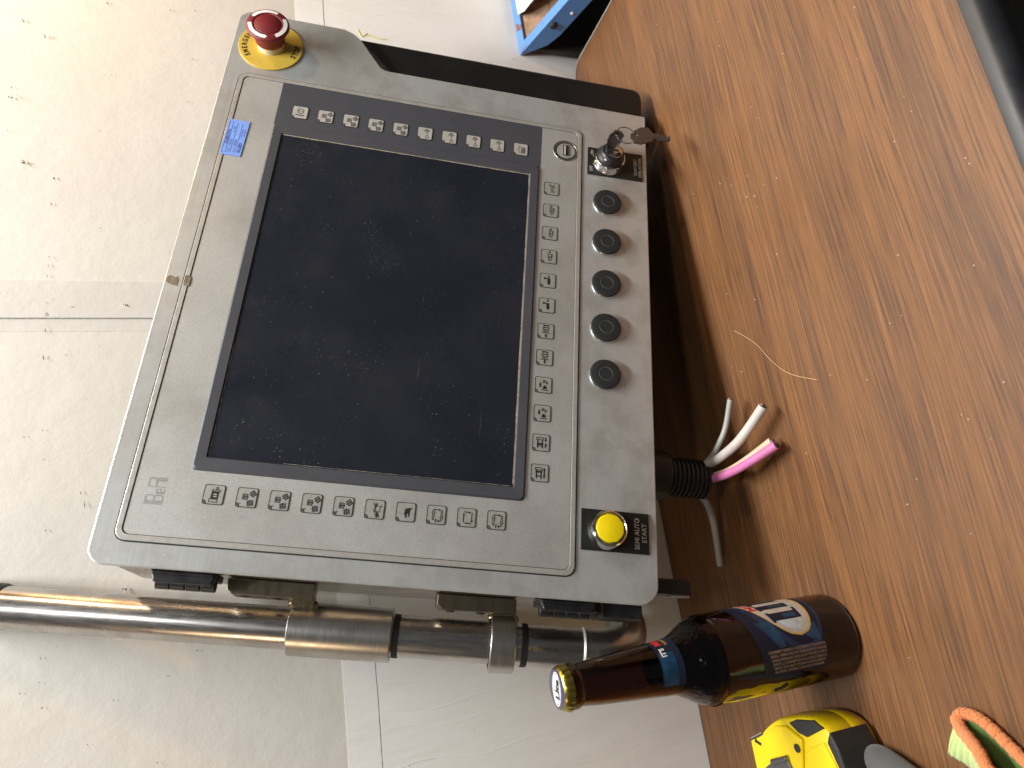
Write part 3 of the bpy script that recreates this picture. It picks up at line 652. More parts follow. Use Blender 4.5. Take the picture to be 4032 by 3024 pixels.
m = P(); m.lathe([(13.2, 10.0), (13.0, 12.2), (12.0, 13.2), (11.6, 15.6), (10.6, 17.8), (9.9, 18.2), (9.0, 17.6)], 48, kc); m.build('switch_knob', M['blackp'], ks, smooth=True)
m = P(); m.lathe([(9.0, 17.2), (8.8, 19.0), (8.0, 19.6), (.01, 19.7)], 40, kc); m.build('lock_face', M['chrome'], ks, smooth=True)
m = P(); m.box((-1.0, -5.2, 19.72), (1.0, 5.2, 19.82), kc); m.build('keyhole', M['gasket'], ks)
m = P(); m.lathe([(1.6, 15.2), (1.5, 15.9), (.01, 16.1)], 16, Matrix.Translation((172.0, -184.6, 0))); m.build('pointer_dot', M['white_print'], ks, smooth=True)

# emergency stop button
ec = Matrix.Translation((253.5, 142, 0)); eu = P()
eu.prism(circ(0, 0, 29.6, 64), .02, 1.4, ec); es = eu.build('emergency_stop_button', M['yellow_plate'], panel, .0004); es['label'] = 'red mushroom button on a round yellow plate lettered EMERGENCY STOP'
m = P()
def arctext(s, r, a_mid, size, up=True):
    step = size * .70 / r; n = len(s)
    for i, ch in enumerate(s):
        off = (i - (n - 1) / 2) * step; a = a_mid - off if up else a_mid + off
        m.text(ch, size, 1.44, ec @ Matrix.Translation((r * math.cos(a), r * math.sin(a), 0)) @ Matrix.Rotation(a - PI / 2 if up else a + PI / 2, 4, 'Z'), bold=.05, xs=.84)
arctext('EMERGENCY', 23.9, PI / 2 - .06, 6.4); m.build('lettering', M['print'], es)
m = P(); arctext('STOP', 24.0, -PI / 2 - .12, 6.4, False)
m.build('lettering', M['print'], es)
m = P(); m.lathe([(12.4, 1.4), (12.2, 8.6), (11.0, 9.0)], 40, ec); m.build('button_collar', M['ivory'], es, smooth=True)
m = P(); m.lathe([(12.2, 8.0), (13.4, 8.6), (13.9, 13), (13.9, 19.0), (14.8, 20.4), (18.6, 22.2), (19.5, 23.6), (19.4, 24.9), (18.7, 25.9), (13.2, 26.6), (12.8, 26.5), (12.4, 25.9), (12.0, 26.4), (11.6, 26.7), (.01, 26.9)], 64, ec); m.build('button_cap', M['red'], es, smooth=True, angle=60)
m = P()
for q in range(3):
    a0 = PI * 2 / 3 * q - .42; n = 16; vs = []
    for i in range(n + 1):
        a = a0 + 1.50 * i / n
        for r, z in ((14.1, 26.62), (17.6, 26.14)): vs.append((r * math.cos(a), r * math.sin(a), z))
    fs = [(2 * i, 2 * i + 2, 2 * i + 3, 2 * i + 1) for i in range(n)]
    a = a0 + 1.50; vs += [(15.85 * math.cos(a + .12), 15.85 * math.sin(a + .12), 26.4)]; fs.append((2 * n, 2 * n + 1, len(vs) - 1))
    m.raw(vs, fs, ec)
m.build('direction_arrows', M['white_print'], es)

# hinges, brackets, sleeves on the left side
def hinge(y0, y1):
    m = P(); m.box((-236.5, y0 + 2, -18), (-233.6, y1 - 1, -5)); m.prism([(-241.5, y0 + 3), (-233, y0), (-233, y1), (-241.5, y1 - 3)], -13, -6)
    h = m.build('hinge', M['blackp'], panel, .0012)
    m = P(); n = 4; L = (y1 - y0 - 4) / n
    for i in range(n): m.tube([(-240.5, y0 + 2 + i * L + .4, -19), (-240.5, y0 + 2 + (i + 1) * L - .4, -19)], 4.6, 14)
    m.build('hinge_knuckle', M['blackp'], h, .0004, smooth=True)
    m = P(); m.box((-236.5, y0 + 3, -42), (-231, y1 - 2, -24)); m.build('hinge_leaf', M['blackp'], h, .001)
hinge(91, 136); hinge(-184, -140)
m = P(); m.box((-243, -222, -42), (-230.6, -189, -12)); m.box((-240, -200, -30), (-230.6, -186, -14)); m.build('corner_block', M['blackp'], panel, .0012)
def bracket(y0, y1, wy0, wy1):
    m = P(); m.prism([(-242.5, y0), (-231, y0), (-231, y1), (-239, y1), (-242.5, y1 - 4)], -66, -42); b = m.build('mounting_bracket', M['dark_steel'], panel, .0008)
    m = P()
    for yy in (y1 - 12, y1 - 36): m.lathe([(3.6, 0), (3.2, .6), (.01, .7)], 18, Matrix.Translation((-242.6, yy, -54)) @ Matrix.Rotation(-PI / 2, 4, 'Y'))
    m.build('bracket_screw', M['gasket'], b, smooth=True)
    m = P()
    for i in range(11):
        t = i / 10; m.lathe([(3.4, -2), (3.8, 0), (3.0, 1.6), (.01, 2.0)], 10, Matrix.Translation((-245.5 - .8 * math.sin(i * 2.2), wy0 + (wy1 - wy0) * t, -56 + .6 * math.cos(i * 1.7))) @ Matrix.Rotation(-PI / 2 + .5, 4, 'Y') @ Matrix.Rotation(i, 4, 'Z'))
    m.box((-247, wy0, -70), (-240, wy1, -50)); m.build('weld', M['weld'], b, smooth=True)
bracket(27, 91, 27, 43); bracket(-129, -66, -130, -112)
# the tube of the support arm and its collars
A0 = Vector((-262.0, 45, -73)); AD = Vector((.0111, .9961, -.0872)).normalized()
def ax(y): return A0 + AD * ((y - A0.y) / AD.y)
def sleeve(y0, y1, r, name='clamp_sleeve'):
    m = P(); p0, p1 = ax(y0), ax(y1); q = AD.to_track_quat('Z', 'Y').to_matrix().to_4x4(); L = (p1 - p0).length
    m.lathe([(r - 3.5, 0), (r - .6, 0), (r, .7), (r, L - .7), (r - .6, L), (r - 3.5, L)], 56, Matrix.Translation(p0) @ q); m.build(name, M['turned'], panel, smooth=True, angle=35)
sleeve(-35, 43, 20.2); sleeve(-131, -111.5, 22.0)
arm = thing('support_arm', 'polished steel support tube beside the operator panel, bent at its foot', 'support tube', mat=PM @ Matrix.Translation(Vector((-262, -215, -55)) * .001))
AX = arm.matrix_world.inverted() @ PM
def A(): return MB(AX @ Matrix.Scale(.001, 4))
m = A(); m.tube([ax(-186), ax(275)], 15.9, 56); m.build('tube', M['tube'], arm, smooth=True)
m = A(); q = AD.to_track_quat('Z', 'Y').to_matrix().to_4x4(); m.lathe([(15.9, 0), (17.0, .5), (17.6, 2), (17.6, 30), (15, 30)], 48, Matrix.Translation(ax(258.5)) @ q); m.build('end_collar', M['blackp'], arm, smooth=True)
for yy in (-41, -141): 
    m = A(); m.lathe([(16.0, 0), (16.5, .5), (16.5, 4.4), (16.0, 5)], 48, Matrix.Translation(ax(yy)) @ q); m.build('retaining_ring', M['gasket'], arm, smooth=True)
m = A(); m.lathe([(15.9, -1.6), (16.9, -.8), (17.3, 0), (16.9, .8), (15.9, 1.6)], 48, Matrix.Translation(ax(-186)) @ q); m.build('weld_ring', M['lip'], arm, smooth=True)
m = A(); p0 = ax(-186); pts = []
sd = Vector((.70, 0, -.71))
for i in range(13):
    a = PI / 2 * i / 12; pts.append(p0 - AD * (10 + 33 * math.sin(a)) + sd * (33 * (1 - math.cos(a))))
pts = [p0, p0 - AD * 6] + pts + [pts[-1] + sd * 40]
m.tube(pts, 16.4, 40); m.build('elbow', M['turned'], arm, smooth=True, angle=60)

# latch under the housing and cable gland
m = P(); m.prism([(-219.5, -271), (-208.5, -271), (-207, -268), (-207.5, -226), (-220, -226)], -44, -30); la = m.build('latch', M['blackp'], panel, .0015)
m = P(); m.box((-220.6, -270, -40), (-219.7, -254, -34)); m.build('latch_glint', M['chrome'], la)  # chrome strip added to give the latch its white glint
gT = Matrix.Translation((-114, -226, -52)) @ Matrix.Rotation(PI / 2, 4, 'X')
m = P(); m.prism(circ(0, 0, 24, 6), 0, 14, gT).prism(circ(0, 0, 21.5, 24), 14, 34, gT); gl = m.build('cable_gland', M['blackp'], panel, .001)
m = P(); pr = [(15.5, 34)]
for i in range(9): z = 36 + i * 4.1; pr += [(15.6, z), (17.6, z + .5), (17.6, z + 1.9), (15.6, z + 2.4)]
pr += [(14, 73), (12.6, 73), (12.6, 60)]
m.lathe(pr, 40, gT); m.build('ribbed_sleeve', M['blackp'], gl, smooth=True, angle=30)
m = P(); m.prism(circ(0, 0, 12.7, 24), 64, 66, gT); m.build('gland_seal', M['gasket'], gl)

# ------------------------------------------------------------------ keys and ring
kT = PM @ Matrix.Scale(.001, 4)
k1 = thing('switch_key', 'nickel key standing in the key switch', 'key', mat=PM @ Matrix.Translation((.181, -.191, .0197)))
KX = k1.matrix_world.inverted() @ kT
bow = [(-3.0, 20.5), (3.0, 20.5), (5.2, 27), (6.6, 31), (6.6, 39), (3.6, 44.6), (-2.4, 44.6), (-6.6, 41), (-6.6, 30), (-5, 26)]
K1 = KX @ Matrix(((0, 0, 1, 181), (1, 0, 0, -187.5), (0, 1, 0, 0), (0, 0, 0, 1)))
m = MB(K1); m.ring([(x, y) for x, y in bow], [(1.7 * math.cos(PI * 2 * i / 10 - PI / 2 - .3) - 0, 39.0 + 1.7 * math.sin(PI * 2 * i / 10 - PI / 2 - .3)) for i in range(10)], -.95, .95); m.build('key_bow', M['key_metal'], k1, .00025)
m = MB(K1); m.box((-2.9, 12, -.8), (2.9, 21, .8)); m.build('key_blade', M['key_metal'], k1)
k2 = thing('switch_key', 'spare nickel key dangling from the wire ring below the key switch', 'key', mat=PM @ Matrix.Translation((.1838, -.206, .040)))
KX2 = k2.matrix_world.inverted() @ kT
out = [(190.4, -222.8), (197.1, -218.6), (195.7, -211.2), (187.0, -202.2), (183.3, -200.6), (176.9, -200.2), (172.8, -203), (172.8, -210.4), (176.4, -216.0), (179.8, -222.2)]
tl = Matrix.Translation((183.8, -206, 40)) @ Matrix.Rotation(.15, 4, 'Y') @ Matrix.Translation((-183.8, 206, 0))
hole = [(183.8 + 1.8 * math.cos(2 * PI * i / 10 - .9), -206 - 0 + 1.8 * math.sin(2 * PI * i / 10 - .9)) for i in range(10)]
m = MB(KX2 @ tl); m.ring(out, hole, -.95, .95); m.build('key_bow', M['key_metal'], k2, .00025)
m = MB(KX2 @ tl); m.box((183.0, -236.6, -.9), (190.2, -222, .9)); m.box((185.4, -236, .9), (186.6, -222, 1.3)); m.tube([(186.6, -236.4, 0), (186.9, -239.2, 0)], 2.4, 12); m.build('key_blade', M['key_metal'], k2, .0003)
kr = thing('key_ring', 'thin wire ring joining the two nickel keys', 'key ring', mat=PM @ Matrix.Translation((.182, -.196, .0405)))
m = MB(kr.matrix_world.inverted() @ kT); m.tube([(181.6 + 8.2 * math.cos(a), -196.2 + 9.4 * math.sin(a), 40.3 + 1.5 * math.sin(a + 1)) for a in [2 * PI * i / 36 for i in range(37)]], .48, 8, caps=False); m.build('wire', M['key_metal'], kr, smooth=True)

# ------------------------------------------------------------------ cables out of the gland
def cable(label, pts, r, mat, cores):
    o = thing('cable', label, 'cable', pts[0], 'cut cables hanging from the gland'); T = Matrix.Translation(-Vector(pts[0]))
    P_ = smooth_path([Vector(p) for p in pts], 8)
    MB(T).tube(P_, r, 16).build('sheath', mat, o, smooth=True, angle=50)
    e = P_[-1]; d = (P_[-1] - P_[-3]).normalized(); s_ = d.orthogonal().normalized(); t_ = d.cross(s_)
    MB(T).tube([e - d * .001, e + d * .0003], r * .78, 14).build('cut_end', M['copper'], o)
    for i, cm in enumerate(cores):
        a = 2 * PI * i / len(cores); c = e + (s_ * math.cos(a) + t_ * math.sin(a)) * r * .42
        MB(T).tube([c - d * .001, c + d * .0009], r * .27, 8).build('core', M[cm], o)
g0 = PM @ Vector((-.114, -.285, -.052))
def gs(dx, dz): return tuple(PM @ Vector((-.114 + dx, -.286, -.052 + dz)))
cable('pink cable with cut end, lowest of those bending forward', [gs(-.003, .007), (.0746, -.1333, .031), (.0723, -.1558, .030), (.0736, -.1753, .027), (.0779, -.1955, .022), (.0851, -.2195, .0145)], .0037, M['w_pink'], ['gasket', 'core_red', 'gasket'])
cable('thick white cable with coloured cores showing at its cut end', [gs(.006, .005), (.0861, -.1376, .031), (.0865, -.1536, .030), (.0902, -.1706, .028), (.0958, -.1874, .026), (.1055, -.2025, .022), (.1180, -.2197, .018)], .0040, M['w_white'], ['core_green', 'core_red', 'letter', 'gasket'])
cable('thin grey cable furthest from the bottle', [gs(.009, -.002), (.0874, -.142, .031), (.0928, -.1546, .029), (.1024, -.165, .026), (.1137, -.1718, .022), (.1348, -.1834, .020)], .0026, M['w_grey'], ['letter', 'gasket'])
cable('cream cable half hidden behind the pink one', [gs(.001, .001), (.0755, -.1300, .0265), (.0745, -.1510, .0270), (.0760, -.1690, .0235), (.0815, -.1890, .0185), (.0900, -.2135, .0125)], .0034, M['w_cream'], ['gasket', 'core_red', 'letter'])
cable('grey cable bending away toward the beer bottle', [gs(-.008, -.004), (.0635, -.1231, .031), (.0539, -.1229, .024), (.0385, -.1166, .017), (.020, -.1083, .012), (-.0014, -.1014, .009)], .0031, M['w_grey'], ['letter'])

# ------------------------------------------------------------------ beer bottle
bot = thing('beer_bottle', 'brown glass beer bottle with blue label and gold crown cap', 'bottle', (-.0633, -.2111, 0))
prof = [(.01, 2.5), (22, 2.2), (26, .6), (28.5, .8), (30.2, 3.5), (30.7, 7), (30.8, 20), (30.8, 108), (30.4, 116), (28.6, 123.5), (25.6, 130), (22.2, 136), (19.8, 141.5), (18.4, 147), (17.9, 155), (17.0, 168), (16.0, 184), (14.6, 203), (13.3, 214), (13.0, 216.0), (14.2, 217.3), (14.6, 219.2), (14.2, 221.0), (13.0, 222.2), (12.9, 228)]
pp = [Vector((r, 0, z)) for r, z in prof]; prof = [(max(p.x, .01), p.z) for p in smooth_path(pp, 4)]
inner = [(max(r - (3.4 if z < 118 else 2.8), .01), max(z, 6.0)) for r, z in prof if z > 2]
m = MB(Matrix.Scale(.001, 4)); m.lathe(prof + [(10, 228)] + inner[::-1], 72); gb = m.build('glass', M['glass'], bot, smooth=True, angle=50)
lq = [(max(r - .15, .01), z + .1) for r, z in inner if z < 160]; m = MB(Matrix.Scale(.001, 4)); m.lathe([(.01, 6.2)] + lq + [(.01, lq[-1][1])], 60); m.build('beer', M['beer'], bot, smooth=True)
# crown cap
def crimp(a, z): return 1 + (.035 * math.cos(21 * a) * max(0, min(1, (227.8 - z) / 4)))
m = MB(Matrix.Scale(.001, 4)); m.lathe([(13.9, 222.9), (14.9, 223.3), (14.5, 225.6), (14.0, 227.6), (13.3, 229.2), (12.5, 230.0), (12.3, 230.1)], 168, mod=crimp); cap = m.build('crown_cap', M['cap_gold'], bot, smooth=True)
m = MB(Matrix.Scale(.001, 4)); m.lathe([(12.5, 229.9), (11.6, 230.25), (.01, 230.35)], 60); m.build('cap_print', M['cap_blue'], cap, smooth=True)
cT = Matrix.Rotation(math.radians(-13), 4, 'Z'); z = 230.42
def ell(a, b, n=40): return [(a * math.cos(2 * PI * i / n), b * math.sin(2 * PI * i / n)) for i in range(n)]
m = MB(Matrix.Scale(.001, 4)); m.ring(ell(10.9, 6.6), ell(10.2, 5.9), z - .05, z, cT).prism(ell(9.5, 5.2), z - .05, z, cT, cap0=False); m.build('cap_oval', M['white_print'], cap)
m = MB(Matrix.Scale(.001, 4)); m.text('Lite', 8.4, z + .04, cT @ Matrix.Translation((0, -1.2, 0)), bold=.06, xs=1.0); m.build('cap_letters', M['label_navy'], cap)
m = MB(Matrix.Scale(.001, 4)); m.text('Miller', 2.6, z + .05, cT @ Matrix.Translation((1.2, 3.0, 0)), bold=.02, xs=1.3); m.build('cap_script', M['label_red'], cap)
# labels: drawn in (azimuth degrees, height mm), bent onto the glass
def bent(polys, r, off, name, mat, parent, rz=None):
    vs = []; fs = []
    for poly in polys:
        o0 = len(vs)
        for a, h in poly:
            rr = (rz(h) if rz else r) + off; vs.append((rr * math.cos(math.radians(a)) / 1000, rr * math.sin(math.radians(a)) / 1000, h / 1000))
        fs.append(tuple(range(o0, o0 + len(poly))))
    b = MB(); b.raw(vs, fs); o = b.build(name, mat, parent); return o
def grid(fa0, fa1, h0, h1, na, nh, shape=None):
    L = []
    for i in range(na):
        for j in range(nh):
            q = []
            for u, v in ((i, j), (i + 1, j), (i + 1, j + 1), (i, j + 1)):
                a = fa0 + (fa1 - fa0) * u / na; lo = h0(a) if callable(h0) else h0; hi = h1(a) if callable(h1) else h1; q.append((a, lo + (hi - lo) * v / nh))
            L.append(q)
    return L
RB = 30.8
ltop = lambda a: 96.5 - max(0, -11 - a) * .085
lab = bent(grid(-121, 62, lambda a: 33.0, ltop, 46, 1), RB, .12, 'body_label', M['label_navy'], bot)
def band(c0, c1, a0, a1, n=36):                                  # region between two height curves
    return [[(a, c0(a)), (b, c0(b)), (b, c1(b)), (a, c1(a))] for a, b in [(a0 + (a1 - a0) * i / n, a0 + (a1 - a0) * (i + 1) / n) for i in range(n)] if c1((a + b) / 2) > c0((a + b) / 2)]
def ellc(c, ra, h, rh, tilt=0., s=1): return lambda a: h + tilt * (a - c) + s * rh * math.sqrt(max(0, 1 - ((a - c) / ra) ** 2))
cE = -2; tE = .12
lo = lambda ra, rh, dh=0: ellc(cE, ra, 60.5 + dh, rh, tE, -1); hi = lambda ra, rh, dh=0: ellc(cE, ra, 60.5 + dh, rh, tE, 1)
bent(band(lo(94, 29), hi(94, 29), -95, 62), RB, .17, 'swoosh', M['label_mid'], lab)
bent(band(lo(86, 26, -1), hi(86, 24, -1), -87, 62), RB, .21, 'swoosh', M['label_navy'], lab)
bent(band(lambda a: 36 + max(0, (a + 92)) * .02, lambda a: 36 + (1 - ((a + 74) / 13) ** 2) * 13, -87, -61, 14) + band(lambda a: 68 - (a + 84) * -.1, lambda a: 74 + (a + 84) * .35, -86, -50, 16), RB, .23, 'swoosh', M['label_blue'], lab)
bent(band(lo(74, 23.4), hi(74, 23.4), -76, 62), RB, .25, 'oval_edge', M['label_gold'], lab)
bent(band(lo(71.5, 22.0), hi(72.0, 22.6), -74, 62), RB, .29, 'oval', M['label_white'], lab)
bent(band(lambda a: max(46, lo(66, 19)(a)), lambda a: min(69, hi(66, 19)(a)), -69, -52.5, 12), RB, .33, 'oval_silver', M['label_silver'], lab)  # silver print at the left end of the oval
# big letters of the name as dark bars
def bar(a0, a1, h0, h1, sk=0.): return grid(a0, a1, lambda a: h0 + sk * (a - a0), lambda a: h1 + sk * (a - a0), 4, 1)
bars = bar(-52, -39, 43.5, 69) + bar(-39, -33, 43.5, 46) + bar(-54.5, -37, 66.5, 69, .1) + bar(-30, -19, 46, 71.5) + bar(-32, -17, 69.5, 72, .1) + bar(-8, 5, 47, 71) + bar(-14, 11, 70.5, 74) + bar(17, 27, 48, 75) + bar(27, 42, 48, 51) + bar(27, 38, 60, 63) + bar(27, 42, 72, 75)
bent(bars, RB, .36, 'big_letters', M['label_navy'], lab)
bent(bar(-49, -42, 47, 58) + bar(-27, -22, 50, 62) + bar(-5, 2, 52, 64), RB, .40, 'big_letters_blue', M['label_blue'], lab)  # blue print inside the dark letters
def bent_text(s, size, a_mid, h_mid, r, off, name, mat, parent, vertical=False, bold=0., xs=1., align='CENTER', rz=None, slope=0.):
    vs, fs = text2d(s, align, bold); out = []
    for x, y in vs:
        x *= size * xs; y *= size
        if vertical: h = h_mid - x; u = y + slope * x
        else: h = h_mid + y + slope * x; u = x
        rr = (rz(h) if rz else r); a = math.radians(a_mid) + u / rr; rr += off
        out.append((rr * math.cos(a) / 1000, rr * math.sin(a) / 1000, h / 1000))
    b = MB(); b.raw(out, fs); return b.build(name, mat, parent)
bent_text('Miller', 10.5, -8, 77.2, RB, .34, 'script', M['label_red'], lab, bold=.015, xs=.95, slope=.12)
for i, s in enumerate(('GOVERNMENT WARNING: (1) ACCORDING TO THE SURGEON', 'GENERAL, WOMEN SHOULD NOT DRINK ALCOHOLIC BEVERAGES', 'DURING PREGNANCY BECAUSE OF THE RISK OF BIRTH', 'DEFECTS. (2) CONSUMPTION OF ALCOHOLIC BEVERAGES', 'IMPAIRS YOUR ABILITY TO DRIVE A CAR OR OPERATE', 'MACHINERY, AND MAY CAUSE HEALTH PROBLEMS.')):
    vs, _ = text2d(s, 'LEFT', .012); wd_ = max(x for x, y in vs); L = (49.5, 49, 48, 47, 45, 43)[i]
    bent_text(s, 2.55, -90 - i * 5.05, 83.9 - i * .85, RB, .30, 'warning_line', M['label_tan'], lab, vertical=True, bold=.012, xs=L / (wd_ * 2.55), align='LEFT')
# neck label
nz = lambda h: 18.4 - (h - 147) * .062 if h > 147 else 18.4 + (147 - h) * .20
nl = bent(grid(-124, 20, lambda a: 143.8, lambda a: 160.6, 36, 4), 0, .14, 'neck_label', M['label_navy'], bot, rz=nz)
bent(grid(-123, -52, lambda a: 148.6, lambda a: 159.8, 20, 3), 0, .2, 'neck_label_fade', M['label_blue'], nl, rz=nz)
bent_text("IT'S", 5.2, -51, 155.4, 0, .26, 'neck_lettering', M['white_print'], nl, bold=.03, xs=.85, rz=nz)
bent_text('Miller', 7.4, -10, 155.6, 0, .26, 'neck_script', M['label_red'], nl, bold=.03, xs=.8, rz=nz, slope=.05)
bent_text('VORITE', 3.3, -17, 149.4, 0, .26, 'neck_lettering', M['label_gold'], nl, bold=.01, xs=.9, rz=nz)

# ------------------------------------------------------------------ yellow tape measure lying on its side
tm = thing('tape_measure', 'yellow tape measure with black rubber grip lying beside the bottle', 'tape measure', (-.160, -.175, 0))
TX = Matrix.Translation((.160, .175, 0))
tp = [(-.139, -.1345), (-.1335, -.15), (-.129, -.156), (-.1225, -.168), (-.1175, -.182), (-.1150, -.198), (-.1140, -.212), (-.1165, -.223), (-.1225, -.2305), (-.133, -.235), (-.150, -.2375), (-.172, -.236), (-.19, -.226), (-.204, -.205), (-.209, -.175), (-.208, -.1345)]
def inset(poly, d):
    n = len(poly); out = []
    for i in range(n):
        p0, p1, p2 = Vector(poly[i - 1]), Vector(poly[i]), Vector(poly[(i + 1) % n]); e1 = (p1 - p0).normalized(); e2 = (p2 - p1).normalized()
        n1 = Vector((-e1.y, e1.x)); n2 = Vector((-e2.y, e2.x)); b = (n1 + n2); b = b / max(b.length_squared, .3) * 2; out.append(tuple(p1 - b * d / 1.0 * .5 * 1.0))
    return out
area = sum(tp[i][0] * tp[(i + 1) % len(tp)][1] - tp[(i + 1) % len(tp)][0] * tp[i][1] for i in range(len(tp)))
sg = -1 if area > 0 else 1
def shell(poly, lv, name, mat, parent, T, **kw):
    n = len(poly); vs = []
    for d, z in lv: vs += [(x, y, z) for x, y in inset(poly, d * sg)]
    fs = [(k * n + i, k * n + (i + 1) % n, (k + 1) * n + (i + 1) % n, (k + 1) * n + i) for k in range(len(lv) - 1) for i in range(n)] + [tuple(range(n - 1, -1, -1)), tuple(range((len(lv) - 1) * n, len(lv) * n))]
    b = MB(T); b.raw(vs, fs); return b.build(name, mat, parent, **kw)
def dense(poly, k=4):
    P_ = [Vector((x, y, 0)) for x, y in poly]; P_ = P_[:1] + P_[1:] ; return [(p.x, p.y) for p in smooth_path(P_, k)]
tpd = dense(tp)
shell(tpd, [(.009, .001), (.004, .005), (.001, .011), (0, .015), (0, .019), (.0004, .0195), (.0004, .0200), (0, .0205), (0, .034), (.001, .0372), (.0026, .0392), (.005, .0402)], 'case', M['yellow'], tm, TX, smooth=True, angle=45)
m = MB(TX); m.prism([(-.1500, -.1600), (-.1390, -.1560), (-.1300, -.1620), (-.1240, -.1750), (-.1225, -.1870), (-.1300, -.2030), (-.1400, -.2000), (-.1550, -.1950), (-.1630, -.1800), (-.1580, -.1660)], .0395, .0430); m.build('raised_boss', M['yellow'], tm, .0022, 3)
m = MB(TX); m.prism([(-.1205, -.1905), (-.1172, -.2000), (-.1160, -.2180), (-.1205, -.2270), (-.1285, -.2075), (-.1265, -.1990)], .0390, .0414); m.build('lock_button', M['tape_black'], tm, .0008, 2)
m = MB(TX); m.prism([(-.1297, -.2262), (-.1220, -.2312), (-.133, -.2362), (-.150, -.2388), (-.175, -.2370), (-.175, -.2300), (-.1457, -.2322)], .006, .0409); m.build('rubber_grip', M['tape_black'], tm, .0016, 3)
m = MB(TX); m.prism([(-.1397, -.2035), (-.1355, -.2080), (-.1295, -.2240), (-.1437, -.2310), (-.175, -.2290), (-.175, -.2030)], .0398, .0416); m.build('raised_panel', M['yellow'], tm, .0010, 3)
m = MB(TX); m.lathe([(.0031, .0429), (.0029, .0424), (.0006, .0422), (.0001, .0422)], 24, Matrix.Translation((-.1366, -.1968, .0009))); m.build('case_screw', M['tape_black'], tm, smooth=True)
m = MB(TX); m.prism([(-.1566, -.1535), (-.1495, -.1664), (-.1452, -.1836), (-.158, -.190), (-.176, -.185), (-.176, -.153)], .0430, .0452); m.tube([(-.1505, -.1650, .0445), (-.1450, -.1846, .0445)], .0024, 14); m.build('belt_clip', M['clip'], tm, .0006)
m = MB(TX); m.prism([(-.1420, -.1339), (-.1350, -.1520), (-.1330, -.1510), (-.1400, -.1330)], .007, .0388); m.build('tape_mouth', M['tape_black'], tm, .0006)
m = MB(TX); m.prism([(-.1397, -.1338), (-.1338, -.1496), (-.1322, -.1490), (-.1382, -.1332)], .010, .0380); m.build('end_hook', M['chrome'], tm, .0004)
m = MB(TX); m.prism([(-.1400, -.1420), (-.1375, -.1432), (-.1400, -.1500), (-.1420, -.1490)], .0385, .0406); m.build('case_slot', M['tape_black'], tm)

# ------------------------------------------------------------------ work gloves
ga = thing('work_glove', 'grey rubber-coated glove finger poking in beside the yellow tape measure', 'glove', (-.150, -.250, 0), 'work gloves')
GT = Matrix.Translation((.150, .250, 0))
pts = [Vector((-.1425, -.2315, .0105)), Vector((-.1440, -.2400, .0125)), Vector((-.1485, -.2520, .0135)), Vector((-.1560, -.2670, .014)), Vector((-.168, -.288, .014)), Vector((-.185, -.315, .014))]
P_ = smooth_path(pts, 6); rs = [.0105 * min(1, math.sqrt(max(.0004, 1 - (1 - min(1, i / 9)) ** 2))) * (1 + .12 * i / len(P_)) for i in range(len(P_))]
o = MB(GT).tube(P_, rs, 22).build('fingertip', M['glove_grey'], ga, smooth=True); 
gb2 = thing('work_glove', 'lime knit glove cuff with orange hem, open toward the desk front', 'glove', (-.128, -.318, 0), 'work gloves')
GT = Matrix.Translation((.128, .318, 0))
# opening: hem loop, one lip flat on the desk and the other lifted, both leaving the folded tip
V_ = lambda L: [Vector(p) for p in L]
rl = V_([(-.1118, -.3090, .0070), (-.1087, -.3125, .0058), (-.1087, -.3168, .0052), (-.1104, -.3227, .005), (-.1146, -.3286, .005), (-.1220, -.3361, .005), (-.1304, -.3440, .005), (-.150, -.362, .005), (-.170, -.380, .005)])
ll = V_([(-.1118, -.3090, .0070), (-.1135, -.3112, .0095), (-.1166, -.3168, .014), (-.1199, -.3250, .019), (-.1255, -.3324, .023), (-.1315, -.3363, .025), (-.150, -.350, .028), (-.170, -.366, .029)])
U = smooth_path(ll, 10); Lp = smooth_path(rl, 10)
def hem_r(i): return .0037 + .0003 * math.sin(i * 2.1) + .0002 * math.sin(i * 5.3)
m = MB(GT); loop = [p for p in reversed(U)] + Lp[1:]; m.tube(loop, [hem_r(i) for i in range(len(loop))], 14); m.build('cuff_hem', M['glove_orange'], gb2, smooth=True)
m = MB(GT); n = len(U); K = 10; vs = []
for i, p in enumerate(U):
    g = min(1, i / 14)
    for k in range(K):
        t = k / (K - 1); q = p + Vector((-.0200, .0225, 0)) * t * (.35 + .65 * g) + Vector((-.0012, .0014, -.001)); q.z = max(.0012, (p.z - .001) * (1 - t ** 1.5) + .0012) + .0005 * math.sin(i * 2.6) * (.4 + .6 * g); vs.append(q)
m.raw(vs, [(i * K + k, (i + 1) * K + k, (i + 1) * K + k + 1, i * K + k + 1) for i in range(n - 1) for k in range(K - 1)]); cf = m.build('cuff', M['glove_lime'], gb2, smooth=True)
sm = cf.modifiers.new('thick', 'SOLIDIFY'); sm.thickness = .001
m = MB(GT); vs = []; n = len(Lp); K = 6
for i, p in enumerate(Lp):
    for k in range(K):
        t = k / (K - 1); q = p + Vector((-.024, .0150, 0)) * t * min(1, .12 + i / 40); q.z = .0046 + .0010 * math.sin(t * 3.1) - .002 * t; vs.append(q)
m.raw(vs, [(i * K + k, (i + 1) * K + k, (i + 1) * K + k + 1, i * K + k + 1) for i in range(n - 1) for k in range(K - 1)]); m.build('cuff_inside', M['glove_green'], gb2, smooth=True)

